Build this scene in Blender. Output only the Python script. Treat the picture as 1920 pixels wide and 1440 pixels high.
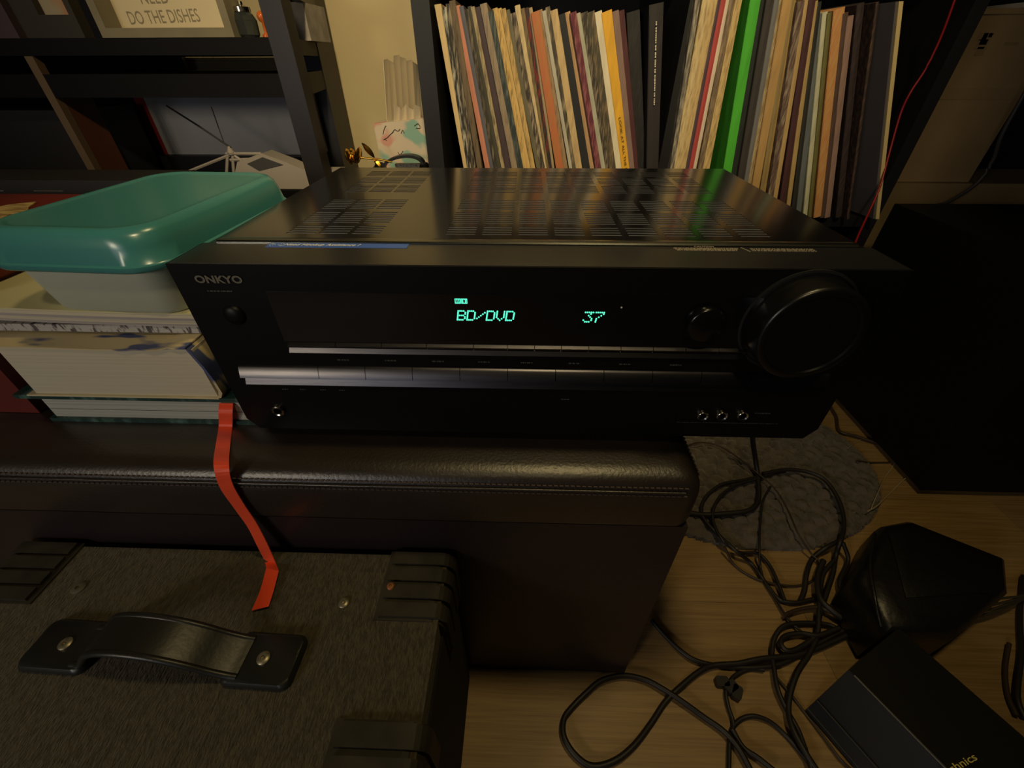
import bpy, bmesh, math, random
from mathutils import Vector, Matrix
random.seed(7)
PI = math.pi
for o in list(bpy.data.objects): bpy.data.objects.remove(o, do_unlink=True)
SC = bpy.context.scene
COL = SC.collection

# ------------------------------------------------------------------ camera
CAMP = Vector((-.0039, -.2338, .6214))
YAW, PITCH, ROLL, FPX = -.0325, .6596, -.0032, 784.6
_fw = Vector((math.sin(YAW)*math.cos(PITCH), math.cos(YAW)*math.cos(PITCH), -math.sin(PITCH)))
_r = Vector((math.cos(YAW), -math.sin(YAW), 0)); _u = _r.cross(_fw)
_r2 = _r*math.cos(ROLL) + _u*math.sin(ROLL); _u2 = _u*math.cos(ROLL) - _r*math.sin(ROLL)
cd = bpy.data.cameras.new('camera'); cam = bpy.data.objects.new('camera', cd); COL.objects.link(cam)
cd.sensor_width = 36; cd.lens = FPX/1920*36; cd.clip_start = .01
M = Matrix((( _r2.x, _u2.x, -_fw.x, CAMP.x), (_r2.y, _u2.y, -_fw.y, CAMP.y), (_r2.z, _u2.z, -_fw.z, CAMP.z), (0, 0, 0, 1)))
cam.matrix_world = M
SC.camera = cam

def at(px, py, ax, v):
    "world point where the sight line of a photo pixel meets the plane axis=v"
    d = _fw + _r2*((px-960)/FPX) - _u2*((py-720)/FPX)
    return CAMP + d*((v-CAMP[ax])/d[ax])

# ------------------------------------------------------------------ world, lights, exposure
w = bpy.data.worlds.new('world'); SC.world = w; w.use_nodes = True
w.node_tree.nodes['Background'].inputs[0].default_value = (.70, .62, .50, 1)
w.node_tree.nodes['Background'].inputs[1].default_value = .005
SC.view_settings.view_transform = 'Standard'; SC.view_settings.look = 'None'
SC.view_settings.gamma = 1; SC.view_settings.use_curve_mapping = False
SC.view_settings.exposure = 0.0

def light(name, kind, loc, target, power, color, **kw):
    l = bpy.data.lights.new(name, kind); l.energy = power; l.color = color
    for k, v in kw.items(): setattr(l, k, v)
    o = bpy.data.objects.new(name, l); COL.objects.link(o); o.location = loc
    o.rotation_euler = (Vector(target)-Vector(loc)).to_track_quat('-Z', 'Y').to_euler()
    return o
light('ceiling_lamp', 'SPOT', (.20, .02, 1.75), (.12, .16, .35), 15.5, (1, .76, .34), spot_size=math.radians(74), spot_blend=1.0, shadow_soft_size=.07)
light('front_key_spot', 'SPOT', (.06, -.55, 1.50), (-.05, .80, .62), 74, (1, .79, .44), spot_size=math.radians(67), spot_blend=1.0, shadow_soft_size=.05)  # added spot to brighten the wall and record spines, no visible fixture
light('cool_left_fill', 'AREA', (-1.0, -1.7, .80), (-.15, .0, .45), 3.0, (.80, .84, 1), size=.9)  # added cool area light at the front left, its source unseen
light('low_warm_fill', 'AREA', (-.85, -1.05, .86), (-.35, .1, .45), 2.6, (1, .84, .58), size=.22)  # added warm fill for the book fronts, not a visible lamp

# ------------------------------------------------------------------ materials
MATS = {}
def mat(name, c, rough=.6, metal=0, var=0, vscale=30, stretch=(1, 1, 1), bump=0, bscale=200, c2=None, spec=.5,
        coat=0, trans=0, emit=None, estr=0, lo=.4, hi=.65, detail=4, sheen=0, dist=.001, ior=1.5):
    if name in MATS: return MATS[name]
    m = bpy.data.materials.new(name); m.use_nodes = True; MATS[name] = m
    nt = m.node_tree; b = nt.nodes['Principled BSDF']
    b.inputs['Base Color'].default_value = (*c, 1); b.inputs['Roughness'].default_value = rough
    b.inputs['Metallic'].default_value = metal; b.inputs['Specular IOR Level'].default_value = spec
    b.inputs['Coat Weight'].default_value = coat; b.inputs['Transmission Weight'].default_value = trans
    b.inputs['Sheen Weight'].default_value = sheen; b.inputs['IOR'].default_value = ior
    if emit: b.inputs['Emission Color'].default_value = (*emit, 1); b.inputs['Emission Strength'].default_value = estr
    tc = nt.nodes.new('ShaderNodeTexCoord'); mp = nt.nodes.new('ShaderNodeMapping')
    nt.links.new(tc.outputs['Object'], mp.inputs[0]); mp.inputs['Scale'].default_value = stretch
    if c2 is not None or var:
        n = nt.nodes.new('ShaderNodeTexNoise'); n.inputs['Scale'].default_value = vscale; n.inputs['Detail'].default_value = detail
        nt.links.new(mp.outputs[0], n.inputs['Vector'])
        r = nt.nodes.new('ShaderNodeValToRGB'); r.color_ramp.elements[0].position = lo; r.color_ramp.elements[1].position = hi
        if c2 is None: c2 = tuple(max(0, x*(1-var)) for x in c)
        r.color_ramp.elements[0].color = (*c, 1); r.color_ramp.elements[1].color = (*c2, 1)
        nt.links.new(n.outputs[0], r.inputs[0]); nt.links.new(r.outputs[0], b.inputs['Base Color'])
    if bump:
        n = nt.nodes.new('ShaderNodeTexNoise'); n.inputs['Scale'].default_value = bscale; n.inputs['Detail'].default_value = 5
        nt.links.new(mp.outputs[0], n.inputs['Vector'])
        bp = nt.nodes.new('ShaderNodeBump'); bp.inputs['Strength'].default_value = bump; bp.inputs['Distance'].default_value = dist
        nt.links.new(n.outputs[0], bp.inputs['Height']); nt.links.new(bp.outputs[0], b.inputs['Normal'])
    return m

# ------------------------------------------------------------------ geometry helpers
def box(bm, x0, x1, y0, y1, z0, z1):
    vs = [bm.verts.new(p) for p in ((x0,y0,z0),(x1,y0,z0),(x1,y1,z0),(x0,y1,z0),(x0,y0,z1),(x1,y0,z1),(x1,y1,z1),(x0,y1,z1))]
    for f in ((3,2,1,0),(4,5,6,7),(0,1,5,4),(1,2,6,5),(2,3,7,6),(3,0,4,7)): bm.faces.new([vs[i] for i in f])
    return vs
def hexa(bm, bot, top):
    vs = [bm.verts.new(p) for p in list(bot)+list(top)]; n = len(bot)
    bm.faces.new([vs[i] for i in range(n)][::-1]); bm.faces.new([vs[n+i] for i in range(n)])
    for i in range(n): bm.faces.new([vs[i], vs[(i+1) % n], vs[n+(i+1) % n], vs[n+i]])
    return vs
def prism_x(bm, yz, x0, x1):
    return hexa(bm, [(x0, y, z) for y, z in yz], [(x1, y, z) for y, z in yz])
def prism_y(bm, xz, y0, y1):
    return hexa(bm, [(x, y0, z) for x, z in xz], [(x, y1, z) for x, z in xz])
def prism_z(bm, xy, z0, z1):
    return hexa(bm, [(x, y, z0) for x, y in xy], [(x, y, z1) for x, y in xy])
def loft(bm, rings, cap=True):
    R = [[bm.verts.new(p) for p in ring] for ring in rings]; n = len(R[0])
    for a, b in zip(R, R[1:]):
        for i in range(n): bm.faces.new([a[i], a[(i+1) % n], b[(i+1) % n], b[i]])
    if cap: bm.faces.new(R[0][::-1]); bm.faces.new(R[-1])
def rrect(cx, cy, w_, d_, r, z, rot=0, n=6):
    pts = []
    for sx, sy, a0 in ((1, 1, 0), (-1, 1, PI/2), (-1, -1, PI), (1, -1, 1.5*PI)):
        for k in range(n+1):
            a = a0 + k*PI/2/n
            x = sx*(w_/2-r)+r*math.cos(a); y = sy*(d_/2-r)+r*math.sin(a)
            pts.append((cx+x*math.cos(rot)-y*math.sin(rot), cy+x*math.sin(rot)+y*math.cos(rot), z))
    return pts
def circle(c, r, axis, n=24):
    out = []
    for k in range(n):
        a = 2*PI*k/n; u, v = r*math.cos(a), r*math.sin(a)
        out.append({'y': (c[0]+u, c[1], c[2]+v), 'z': (c[0]+u, c[1]+v, c[2]), 'x': (c[0], c[1]+u, c[2]+v)}[axis])
    return out
def lathe(bm, c, prof, axis='z', n=24, cap=True):
    "prof = list of (radius, offset along axis)"
    i = 'xyz'.index(axis); rings = []
    for r, h in prof:
        cc = list(c); cc[i] += h; rings.append(circle(cc, max(r, 1e-5), axis, n))
    loft(bm, rings, cap)
def smooth_path(pts, sub=6):
    pts = [Vector(p) for p in pts]
    if len(pts) < 3: return pts
    out = []; P = [pts[0]*2-pts[1]] + pts + [pts[-1]*2-pts[-2]]
    for i in range(1, len(P)-2):
        a, b, c, d = P[i-1:i+3]
        for k in range(sub):
            t = k/sub
            out.append(.5*((2*b)+(c-a)*t+(2*a-5*b+4*c-d)*t*t+(3*b-a-3*c+d)*t**3))
    out.append(pts[-1]); return out
def tube(bm, pts, r, n=8, sub=6):
    pts = smooth_path(pts, sub) if sub else [Vector(p) for p in pts]
    rings = []; up = Vector((0, 0, 1))
    for i, p in enumerate(pts):
        t = (pts[min(i+1, len(pts)-1)]-pts[max(i-1, 0)])
        if t.length < 1e-9: t = Vector((1, 0, 0))
        t.normalize(); s = t.cross(up)
        if s.length < .05: s = t.cross(Vector((0, 1, 0)))
        s.normalize(); v = s.cross(t)
        rr = r(i/(len(pts)-1)) if callable(r) else r
        rings.append([p+s*rr*math.cos(2*PI*k/n)+v*rr*math.sin(2*PI*k/n) for k in range(n)])
    loft(bm, rings)
def strip(bm, pts, wdir, th, sub=6):
    "flat band: pts = list of (point, halfwidth vector); thickness th along its normal"
    c = smooth_path([p for p, _ in pts], sub); h = smooth_path([q for _, q in pts], sub); rings = []
    for i, p in enumerate(c):
        t = (c[min(i+1, len(c)-1)]-c[max(i-1, 0)]).normalized(); n = t.cross(h[i]).normalized()*th/2
        rings.append([p-h[i]-n, p+h[i]-n, p+h[i]+n, p-h[i]+n])
    loft(bm, rings)
def BM(): return bmesh.new()

def mk(name, bm, m, parent=None, bevel=0, seg=2, smooth=False, origin=None, autosmooth=True):
    if bevel:
        es = [e for e in bm.edges if len(e.link_faces) == 2 and e.calc_face_angle(0) > .6]
        bmesh.ops.bevel(bm, geom=es, offset=bevel, segments=seg, profile=.5, affect='EDGES', clamp_overlap=True)
    bmesh.ops.recalc_face_normals(bm, faces=bm.faces)
    off = Vector((0, 0, 0)); p = parent
    while p is not None: off += p.location; p = p.parent
    if origin is not None: off = Vector(origin)
    bmesh.ops.translate(bm, verts=bm.verts, vec=-off)
    me = bpy.data.meshes.new(name); bm.to_mesh(me); bm.free()
    for x in (m if isinstance(m, (list, tuple)) else [m]): me.materials.append(x)
    if smooth or bevel:
        for f in me.polygons: f.use_smooth = True
        try: me.set_sharp_from_angle(angle=math.radians(50 if not bevel else 60))
        except Exception: pass
    o = bpy.data.objects.new(name, me); COL.objects.link(o)
    if parent: o.parent = parent
    elif origin is not None: o.location = origin
    return o
def tag(o, label, cat, group=None, kind=None):
    if label: o['label'] = label
    if cat: o['category'] = cat
    if group: o['group'] = group
    if kind: o['kind'] = kind
    return o
def root(name, loc, label, cat, group=None):
    o = bpy.data.objects.new(name, None); COL.objects.link(o); o.location = loc; o.empty_display_size = .02
    return tag(o, label, cat, group)
def bx(name, m, parent, *a, bevel=0, seg=2, origin=None, label=None):
    bm = BM(); box(bm, *a); o = mk(name, bm, m, parent, bevel, seg, origin=origin)
    if label: o['label'] = label
    return o
def text(name, s, m, parent, width, fn, height=None, ext=0, shear=0, bold=0, spacing=1):
    "flat lettering mapped by fn(u, v) -> world; u across 0..width, v up 0..height"
    cu = bpy.data.curves.new(name, 'FONT'); cu.body = s; cu.size = 1; cu.shear = shear; cu.offset = bold; cu.space_character = spacing
    cu.resolution_u = 3
    t = bpy.data.objects.new(name, cu); COL.objects.link(t)
    dg = bpy.context.evaluated_depsgraph_get(); me = bpy.data.meshes.new_from_object(t.evaluated_get(dg))
    bpy.data.objects.remove(t)
    xs = [v.co.x for v in me.vertices]; ys = [v.co.y for v in me.vertices]
    x0, x1, y0, y1 = min(xs), max(xs), min(ys), max(ys); k = width/(x1-x0); ky = (height/(y1-y0)) if height else k
    off = Vector((0, 0, 0)); p = parent
    while p is not None: off += p.location; p = p.parent
    for v in me.vertices: v.co = Vector(fn((v.co.x-x0)*k, (v.co.y-y0)*ky)) - off
    me.materials.append(m); o = bpy.data.objects.new(name, me); COL.objects.link(o); o.parent = parent
    return o

# ------------------------------------------------------------------ structure
m_floor = [mat('floor_oak_%d' % i, c, rough=.5, c2=c2, vscale=14, stretch=(.7, 24, 4), lo=.35, hi=.7, detail=7, bump=.15, bscale=30)
           for i, (c, c2) in enumerate([((.36, .235, .095), (.24, .145, .055)), ((.33, .215, .09), (.22, .135, .05)), ((.39, .25, .10), (.27, .165, .06))])]
fl = bx('floor', mat('floor_base', (.05, .035, .02)), None, -1.8, 2.2, -1.2, 1.0, -.03, -.004, origin=(0, 0, -.004))
tag(fl, None, None, kind='structure')
PW, PL = .19, 1.2
for j in range(11):
    y0 = -1.0 + .02 + j*PW - .1
    for i in range(3):
        x0 = -1.75 + ((j*0.43) % 1.2) - .3 + i*PL + .3
        if y0+PW > 1.0: continue
        bx('plank', m_floor[(i*2+j) % 3], fl, x0+.0002, x0+PL-.0002, y0+.0002, y0+PW-.0002, -.004, 0, bevel=.0003, seg=1)
m_wall = mat('cream_paint', (.63, .52, .30), rough=.85, var=.08, vscale=3, bump=.25, bscale=60, dist=.002)
wl = bx('wall_back', m_wall, None, -1.8, 2.2, 1.0, 1.06, 0, 2.4, origin=(0, 1.0, 0)); tag(wl, None, None, kind='structure')

# ------------------------------------------------------------------ ottoman bench
m_leather = mat('dark_leather', (.028, .020, .015), rough=.36, var=.35, vscale=9, bump=.30, bscale=420, dist=.0008, spec=.9)
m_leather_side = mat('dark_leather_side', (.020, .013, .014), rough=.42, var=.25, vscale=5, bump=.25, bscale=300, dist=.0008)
ot = root('storage_ottoman', (-.4, .155, 0), 'long dark brown leather storage ottoman under the black receiver', 'ottoman')
bx('body', m_leather_side, ot, -1.05, .132, -.033, .345, .002, .322, bevel=.007, seg=3)
bm = BM()
nx, ny = 40, 14     # cushioned lid: rounded, slightly crowned
prof = [(.001, .3245), (0, .330), (0, .358), (.001, .366), (.0035, .3725), (.009, .3765), (.018, .3785), (.04, .379)]
rings = []
for ins, z in prof:
    rings.append(rrect(-.458, .156, 1.184-2*ins, .382-2*ins, max(.014-ins*.3, .004), z, n=5))
loft(bm, rings); mk('lid', bm, m_leather, ot, smooth=True)
m_thread = mat('brown_thread', (.10, .07, .055), rough=.7)
bm = BM()
for zz, ins in ((.3705, .0020), (.3635, .0002)):
    x = -1.0
    while x < .118:
        y = -.035+ins-.0004
        box(bm, x, x+.0028, y-.0003, y+.0006, zz-.0004, zz+.0004); x += .0042
    y = -.02
    while y < .33:
        xx = .134-ins
        box(bm, xx-.0005, xx+.0004, y, y+.0028, zz-.0004, zz+.0004); y += .0042
st = mk('stitching', bm, m_thread, ot); st['kind'] = 'stuff'
bm = BM(); tube(bm, [(-1.03, -.0348, .367), (-.5, -.0348, .367), (.118, -.0348, .367)], .0011, 8, 0); mk('welt_seam', bm, m_leather, ot, smooth=True)

# ------------------------------------------------------------------ AV receiver
Z0 = .392; ZT = .526
m_plastic = mat('black_plastic', (.0030, .0030, .0036), rough=.42, bump=.05, bscale=900, spec=.20)
m_cover = mat('black_painted_steel', (.005, .005, .006), rough=.155, spec=1.0, ior=1.6)
m_gloss = mat('smoked_window', (.003, .003, .004), rough=.08, spec=.5)
m_bar = mat('dark_brushed_metal', (.105, .10, .105), rough=.32, metal=1, var=.15, vscale=40, stretch=(1, 1, 20))
m_print = mat('grey_print', (.055, .055, .055), rough=.6)
m_logo = mat('grey_logo', (.12, .11, .085), rough=.5)
m_chrome = mat('chrome', (.55, .52, .45), rough=.2, metal=1)
m_hole = mat('jack_black', (.002, .002, .002), rough=.6)
m_vfd = mat('display_green', (.0, .0, .0), emit=(.10, .95, .55), estr=1.5)
rc = root('av_receiver', (0, .14, .379), 'wide black home cinema receiver showing a green display on the leather ottoman', 'receiver')
# faceplate with chamfered lower corners
W = .2175
bm = BM(); prism_y(bm, [(-W, Z0+.010), (-W+.007, Z0), (W-.007, Z0), (W, Z0+.010), (W, ZT), (-W, ZT)], 0, .036)
mk('faceplate', bm, m_plastic, rc, bevel=.0012, seg=2)
bx('faceplate_top', mat('satin_black_top', (.012, .0125, .014), rough=.25, spec=1.0, ior=1.6), rc, -W+.0012, W-.0012, .0014, .0358, ZT, ZT+.0002)
# sheet-metal cover with real slots
cols = [(-.171, -.1505), (-.1480, -.1275), (-.1250, -.1050)] + [(-.059+.0252*i, -.0385+.0252*i) for i in range(9)]
rows = [(.055, .075, 4), (.080, .110, 6), (.116, .147, 6), (.170, .200, 6), (.205, .232, 5), (.238, .262, 5)]
ys = [.036]; slot = []
for a, b, n in rows:
    st_ = (b-a)/n
    for k in range(n):
        y0, y1 = a+k*st_+st_*.30, a+k*st_+st_*.80
        slot.append(len(ys)); ys += [y0, y1]
ys.append(.281)
xs = [-.2126]; cslot = []
for a, b in cols: cslot.append(len(xs)); xs += [a, b]
xs.append(.2126)
bm = BM(); V = {}
def gv(i, j, z=ZT):
    k = (i, j, z)
    if k not in V: V[k] = bm.verts.new((xs[i], ys[j], z))
    return V[k]
for i in range(len(xs)-1):
    for j in range(len(ys)-1):
        if i in cslot and j in slot:
            for (a, b) in (((i, j), (i+1, j)), ((i+1, j), (i+1, j+1)), ((i+1, j+1), (i, j+1)), ((i, j+1), (i, j))):
                bm.faces.new([gv(*a), gv(*b), gv(*b, ZT-.0012), gv(*a, ZT-.0012)])
        else: bm.faces.new([gv(i, j), gv(i+1, j), gv(i+1, j+1), gv(i, j+1)])
# sides and back
for a, b in (((-.2126, .036), (-.2126, .281)), ((-.2126, .281), (.2126, .281)), ((.2126, .281), (.2126, .036))):
    q = [bm.verts.new(p) for p in ((*a, ZT), (*b, ZT), (*b, Z0+.002), (*a, Z0+.002))]; bm.faces.new(q)
mk('top_cover', bm, m_cover, rc)
bx('inner_chassis', mat('inner_steel', (.11, .118, .145), rough=.5), rc, -.209, .209, .037, .279, Z0+.002, ZT-.0005)
bm = BM(); prism_x(bm, [(.0362, ZT), (.0362, ZT+.0008), (.0375, ZT+.0015), (.041, ZT+.0016), (.0445, ZT+.0010), (.0462, ZT)], -.208, .208)
mk('cover_lip', bm, mat('lip_satin', (.22, .23, .22), rough=.25, metal=1), rc)
for fx in (-.16, .16):
    for fy in (.05, .24):
        bm = BM(); lathe(bm, (fx, fy, .379), [(.016, 0), (.018, .003), (.018, .013)]); mk('foot', bm, m_plastic, rc, smooth=True)
# display window, slightly proud frame groove
bm = BM(); prism_y(bm, [(-.163, Z0+.0812), (.1400, Z0+.0812), (.1400, Z0+.1168), (-.163, Z0+.1168)], -.0006, .001)
win = mk('display_window', bm, m_gloss, rc, bevel=.0004, seg=1)
FONT = {'B': '11110 10001 10001 11110 10001 10001 11110', 'D': '11110 10001 10001 10001 10001 10001 11110', '/': '00000 00001 00010 00100 01000 10000 00000',
        'V': '10001 10001 10001 10001 10001 01010 00100', '3': '11111 00010 00100 00010 00001 10001 01110', '7': '11111 00001 00010 00100 01000 01000 01000'}
def dots(s, x0, z0, pitch, h):
    bm = BM(); dz = h/6; dx = pitch*.74/4
    for c, ch in enumerate(s):
        for r, row in enumerate(FONT[ch].split()):
            for k, b in enumerate(row):
                if b == '1':
                    z = z0+(6-r)*dz; x = x0+c*pitch+k*dx+(z-z0)*.16
                    pts = [(x+.00056*math.cos(a*PI/3), z+.00058*math.sin(a*PI/3)) for a in range(6)]
                    prism_y(bm, pts, -.00075, -.0006)
    return bm
mk('input_readout', dots('BD/DVD', -.0459, Z0+.0993, .00612, .0062), m_vfd, win)
mk('volume_readout', dots('37', .0332, Z0+.0990, .0066, .0066), m_vfd, win)
bm = BM()
for k in range(2):
    x0, x1, z0, z1 = -.0465+k*.0040, -.0428+k*.0040, Z0+.1106, Z0+.1139
    t = .0005
    for a in ((x0, x1, z0, z0+t), (x0, x1, z1-t, z1), (x0, x0+t, z0+t, z1-t), (x1-t, x1, z0+t, z1-t), (x0+.0012 if k == 0 else x0+.0008, x0+.0016 if k == 0 else x0+.0012, z0+t, z1-t), (x1-.0014, x1-.0009, z0+t, z1-t)):
        box(bm, a[0], a[1], -.00075, -.0006, a[2], a[3])
mk('surround_icon', bm, m_vfd, win)
bm = BM(); lathe(bm, (.0558, -.0006, Z0+.1091), [(.0006, 0), (.0004, -.0003)], 'y', 10); mk('sensor_dot', bm, mat('dot_white', (.6, .6, .6)), win)
# lettering
text('brand_lettering', 'ONKYO', m_logo, rc, .0292, lambda u, v: (-.2036+u, -.0006, Z0+.1222+v), height=.0050, bold=.035, spacing=1.02)
def dashes(bm, x0, x1, fn, unit=.0011, gap=.0005, seed=1):
    rnd = random.Random(seed); x = x0
    while x < x1:
        l = unit*rnd.uniform(.5, 2.2); fn(bm, x, min(x+l, x1)); x += l+gap*rnd.uniform(.6, 1.6)
bm = BM()
def fr(z, h=.0007): return lambda b, a, c: box(b, a, c, -.0003, .0001, Z0+z, Z0+z+h)
dashes(bm, -.1995, -.184, fr(.1165))
for i, x in enumerate([-.1315, -.0985, -.066, -.0345, -.0055, .027, .061, .095]): dashes(bm, x, x+.008, fr(.0662, .0008), seed=i)
for x in (-.179, -.166, -.151, -.137): dashes(bm, x, x+.004, fr(.0395), seed=3)
dashes(bm, .166, .177, fr(.0245, .001), seed=8); dashes(bm, .112, .186, fr(.0145, .0004), seed=9)
dashes(bm, .024, .030, fr(.0345), seed=10)
mk('small_print', bm, m_print, rc)['kind'] = 'stuff'
# standby button
bm = BM(); lathe(bm, (-.1893, .0005, Z0+.1005), [(.0068, 0), (.0068, -.0015), (.0055, -.0028), (.003, -.0036), (.0006, -.0038)], 'y', 28)
mk('standby_button', bm, m_plastic, rc, smooth=True)
# upper strip : thin button row and silver rail
gx = [-.1613, -.129, -.0981, -.0681, -.0368, -.0145, .0035, .021, .039, .060, .081, .102, .1232, .1415]
for a, b in zip(gx, gx[1:]):
    bm = BM(); prism_x(bm, [(0, Z0+.0808), (-.0022, Z0+.0792), (-.0022, Z0+.0782), (0, Z0+.0780)], a+.0002, b-.0002)
    mk('slim_button', bm, m_bar, rc)
bm = BM(); prism_x(bm, [(0, Z0+.0775), (-.0012, Z0+.0768), (-.0030, Z0+.0738), (0, Z0+.0733)], -.1613, .1415)
mk('upper_rail', bm, m_bar, rc, label=None) if False else mk('upper_rail', bm, m_bar, rc)
# lower strip : selector buttons and rail
gx = [-.2030, -.1465, -.1135, -.0805, -.0475, -.0145, .0185, .0515, .0845, .1175, .1505, .2030]
for a, b in zip(gx, gx[1:]):
    bm = BM(); prism_x(bm, [(0, Z0+.0612), (-.0018, Z0+.0600), (-.0044, Z0+.0527), (0, Z0+.0520)], a+.0002, b-.0002)
    mk('selector_button', bm, m_bar, rc, bevel=.0002, seg=1)
bm = BM(); prism_x(bm, [(0, Z0+.0516), (-.0010, Z0+.0512), (-.0032, Z0+.0462), (0, Z0+.0455)], -.2018, .2030)
mk('lower_rail', bm, m_bar, rc)
# knobs
bm = BM(); lathe(bm, (.165, 0, Z0+.1000), [(.0345, .0005), (.0345, -.0010), (.0330, -.0012), (.0325, -.0003)], 'y', 64); mk('knob_ring', bm, mat('ring_matte', (.004, .004, .004), rough=.6), rc, smooth=True)
bm = BM(); lathe(bm, (.165, 0, Z0+.1005), [(.0308, 0), (.0308, -.016), (.0302, -.0178), (.0288, -.0186), (.0262, -.0184), (.0255, -.0172), (.001, -.0168)], 'y', 64)
mk('volume_knob', bm, mat('knob_black', (.004, .004, .004), rough=.30, spec=.5), rc, smooth=True)
bm = BM(); lathe(bm, (.1085, -.0006, Z0+.0995), [(.0118, 0), (.0116, -.0045), (.0104, -.0056), (.001, -.0056)], 'y', 40)
mk('tone_knob', bm, mat('knob_gloss', (.003, .003, .003), rough=.2, spec=.4), rc, smooth=True)
# jacks
for x, z, r in ((-.1887, .0196, .0047), (.1282, .0226, .0042), (.1421, .0230, .0042), (.1570, .0234, .0042)):
    bm = BM(); lathe(bm, (x, 0, Z0+z), [(r, .0005), (r, -.0022), (r*.84, -.0028), (r*.62, -.0022), (r*.58, .0002)], 'y', 28, cap=False)
    j = mk('headphone_jack' if x < 0 else 'input_jack', bm, m_chrome, rc, smooth=True)
    bm = BM(); lathe(bm, (x, 0, Z0+z), [(r*.6, -.0003), (.0003, -.0003)], 'y', 16); mk('socket', bm, m_hole, j)
# sticker and warning print on the top
stk = bx('blue_sticker', mat('sticker_blue', (.045, .13, .50), rough=.35), rc, -.1715, -.0795, .0285, .0358, ZT+.0002, ZT+.0004)
m_white = mat('print_white', (.75, .75, .72), rough=.5)
text('sticker_text', 'Need Hookup Assistance ?', m_white, stk, .050, lambda u, v: (-.1605+u, .0296+v*1.0, ZT+.0006), height=.0050, shear=.3, bold=.02)
bm = BM()
for r in (.0014, .0030, .0046):
    for s in (-1, 1):
        pr = None
        for k in range(7):
            a = (s*-.5*PI + (k/6-.5)*1.9) if False else (0 if s > 0 else PI)+(k/6-.5)*1.6
            p = (-.1655+r*math.cos(a), .0326+r*.7*math.sin(a))
            if pr: prism_z(bm, [(pr[0], pr[1]-.0002), (p[0], p[1]-.0002), (p[0], p[1]+.0002), (pr[0], pr[1]+.0002)], ZT+.0004, ZT+.0006)
            pr = p
mk('sticker_icon', bm, m_white, stk)
m_warn = mat('warning_print', (.26, .22, .15), rough=.5)
text('warning_heading', 'CAUTION', m_warn, rc, .0125, lambda u, v: (.1040+u, .0340+v, ZT+.0006), height=.0018, bold=.03)
bm = BM()
for i, y in enumerate((.0322, .0305, .0288)):
    dashes(bm, .0905 + i*.0006, .1310 - i*.001, lambda b, a, c: box(b, a, c, y, y+.0009, ZT, ZT+.0005), .0012, .0004, seed=20+i)
    dashes(bm, .1385, .1780, lambda b, a, c: box(b, a, c, y, y+.0007, ZT, ZT+.0005), .0012, .0005, seed=30+i)
prism_z(bm, [(.1333, .0345), (.1338, .0345), (.1370, .0275), (.1363, .0275)], ZT, ZT+.0005)
mk('warning_lines', bm, m_warn, rc)

# ------------------------------------------------------------------ books and the plastic box left of the receiver
OT = .379
m_page = mat('cream_pages', (.62, .56, .42), rough=.85, var=.10, vscale=2, stretch=(1, 1, 420))
m_page2 = mat('grey_pages', (.50, .50, .44), rough=.85, var=.25, vscale=3, stretch=(1, 1, 300))
m_teal = mat('teal_marble_cover', (.015, .045, .04), rough=.45, c2=(.10, .20, .17), vscale=60, stretch=(2, 1, 1), lo=.5, hi=.75)
b1 = root('hardcover_book', (-.32, .12, OT), 'green marbled hardcover book at the bottom of the stack with a red ribbon hanging out', 'book')
bx('back_board', m_teal, b1, -.404, -.2215, .0165, .25, OT, OT+.0035, bevel=.0006)
bx('page_block', m_page2, b1, -.400, -.2240, .0190, .247, OT+.0035, OT+.0245)
bm = BM(); box(bm, -.3995, -.224, .0188, .0190, OT+.0120, OT+.0123); mk('page_gap', bm, m_hole, b1)
bx('front_board', m_teal, b1, -.418, -.2215, .0165, .25, OT+.0245, OT+.0285, bevel=.0006)
bx('spine', m_teal, b1, -.2222, -.2192, .0165, .25, OT, OT+.0285, bevel=.001)
# ribbon bookmark of that book
bm = BM()
hw = Vector((.0058, 0, 0))
rp = [(at(424, 756, 1, .018), hw), (at(423, 775, 1, .0125), hw), (at(423, 800, 2, OT+.0012), hw), (at(418, 835, 2, OT+.0012), hw), (at(415, 872, 1, -.0335), hw), (at(424, 910, 1, -.0382), Vector((.0058, 0, .002))), (at(449, 950, 1, -.0385), Vector((.0050, 0, .0032))),
      (at(473, 985, 1, -.0405), Vector((.0048, 0, .003))), (at(492, 1022, 1, -.0445), Vector((.0050, 0, .002))), (at(505, 1050, 1, -.0480), Vector((.0055, -.001, .0008))), (at(511, 1068, 2, .2840), Vector((.0058, -.001, .0)))]
strip(bm, rp, None, .0005)
m_ribbon = mat('red_satin', (1.0, .075, .010), rough=.45, bump=.2, bscale=1500, sheen=.3)
rb = mk('ribbon_bookmark', bm, m_ribbon, b1); rb['label'] = 'bright red satin ribbon'
bm = BM(); A = at(511, 1068, 2, .2840); B = at(501, 1106, 2, .2832); C_ = at(488, 1141, 2, .2830)
strip(bm, [(A, Vector((.0058, -.001, 0))), (B, Vector((.0055, 0, 0))), (C_, Vector((.0058, .0018, 0)))], None, .0005, 4)
mk('ribbon_end', bm, m_ribbon, rb)

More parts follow.
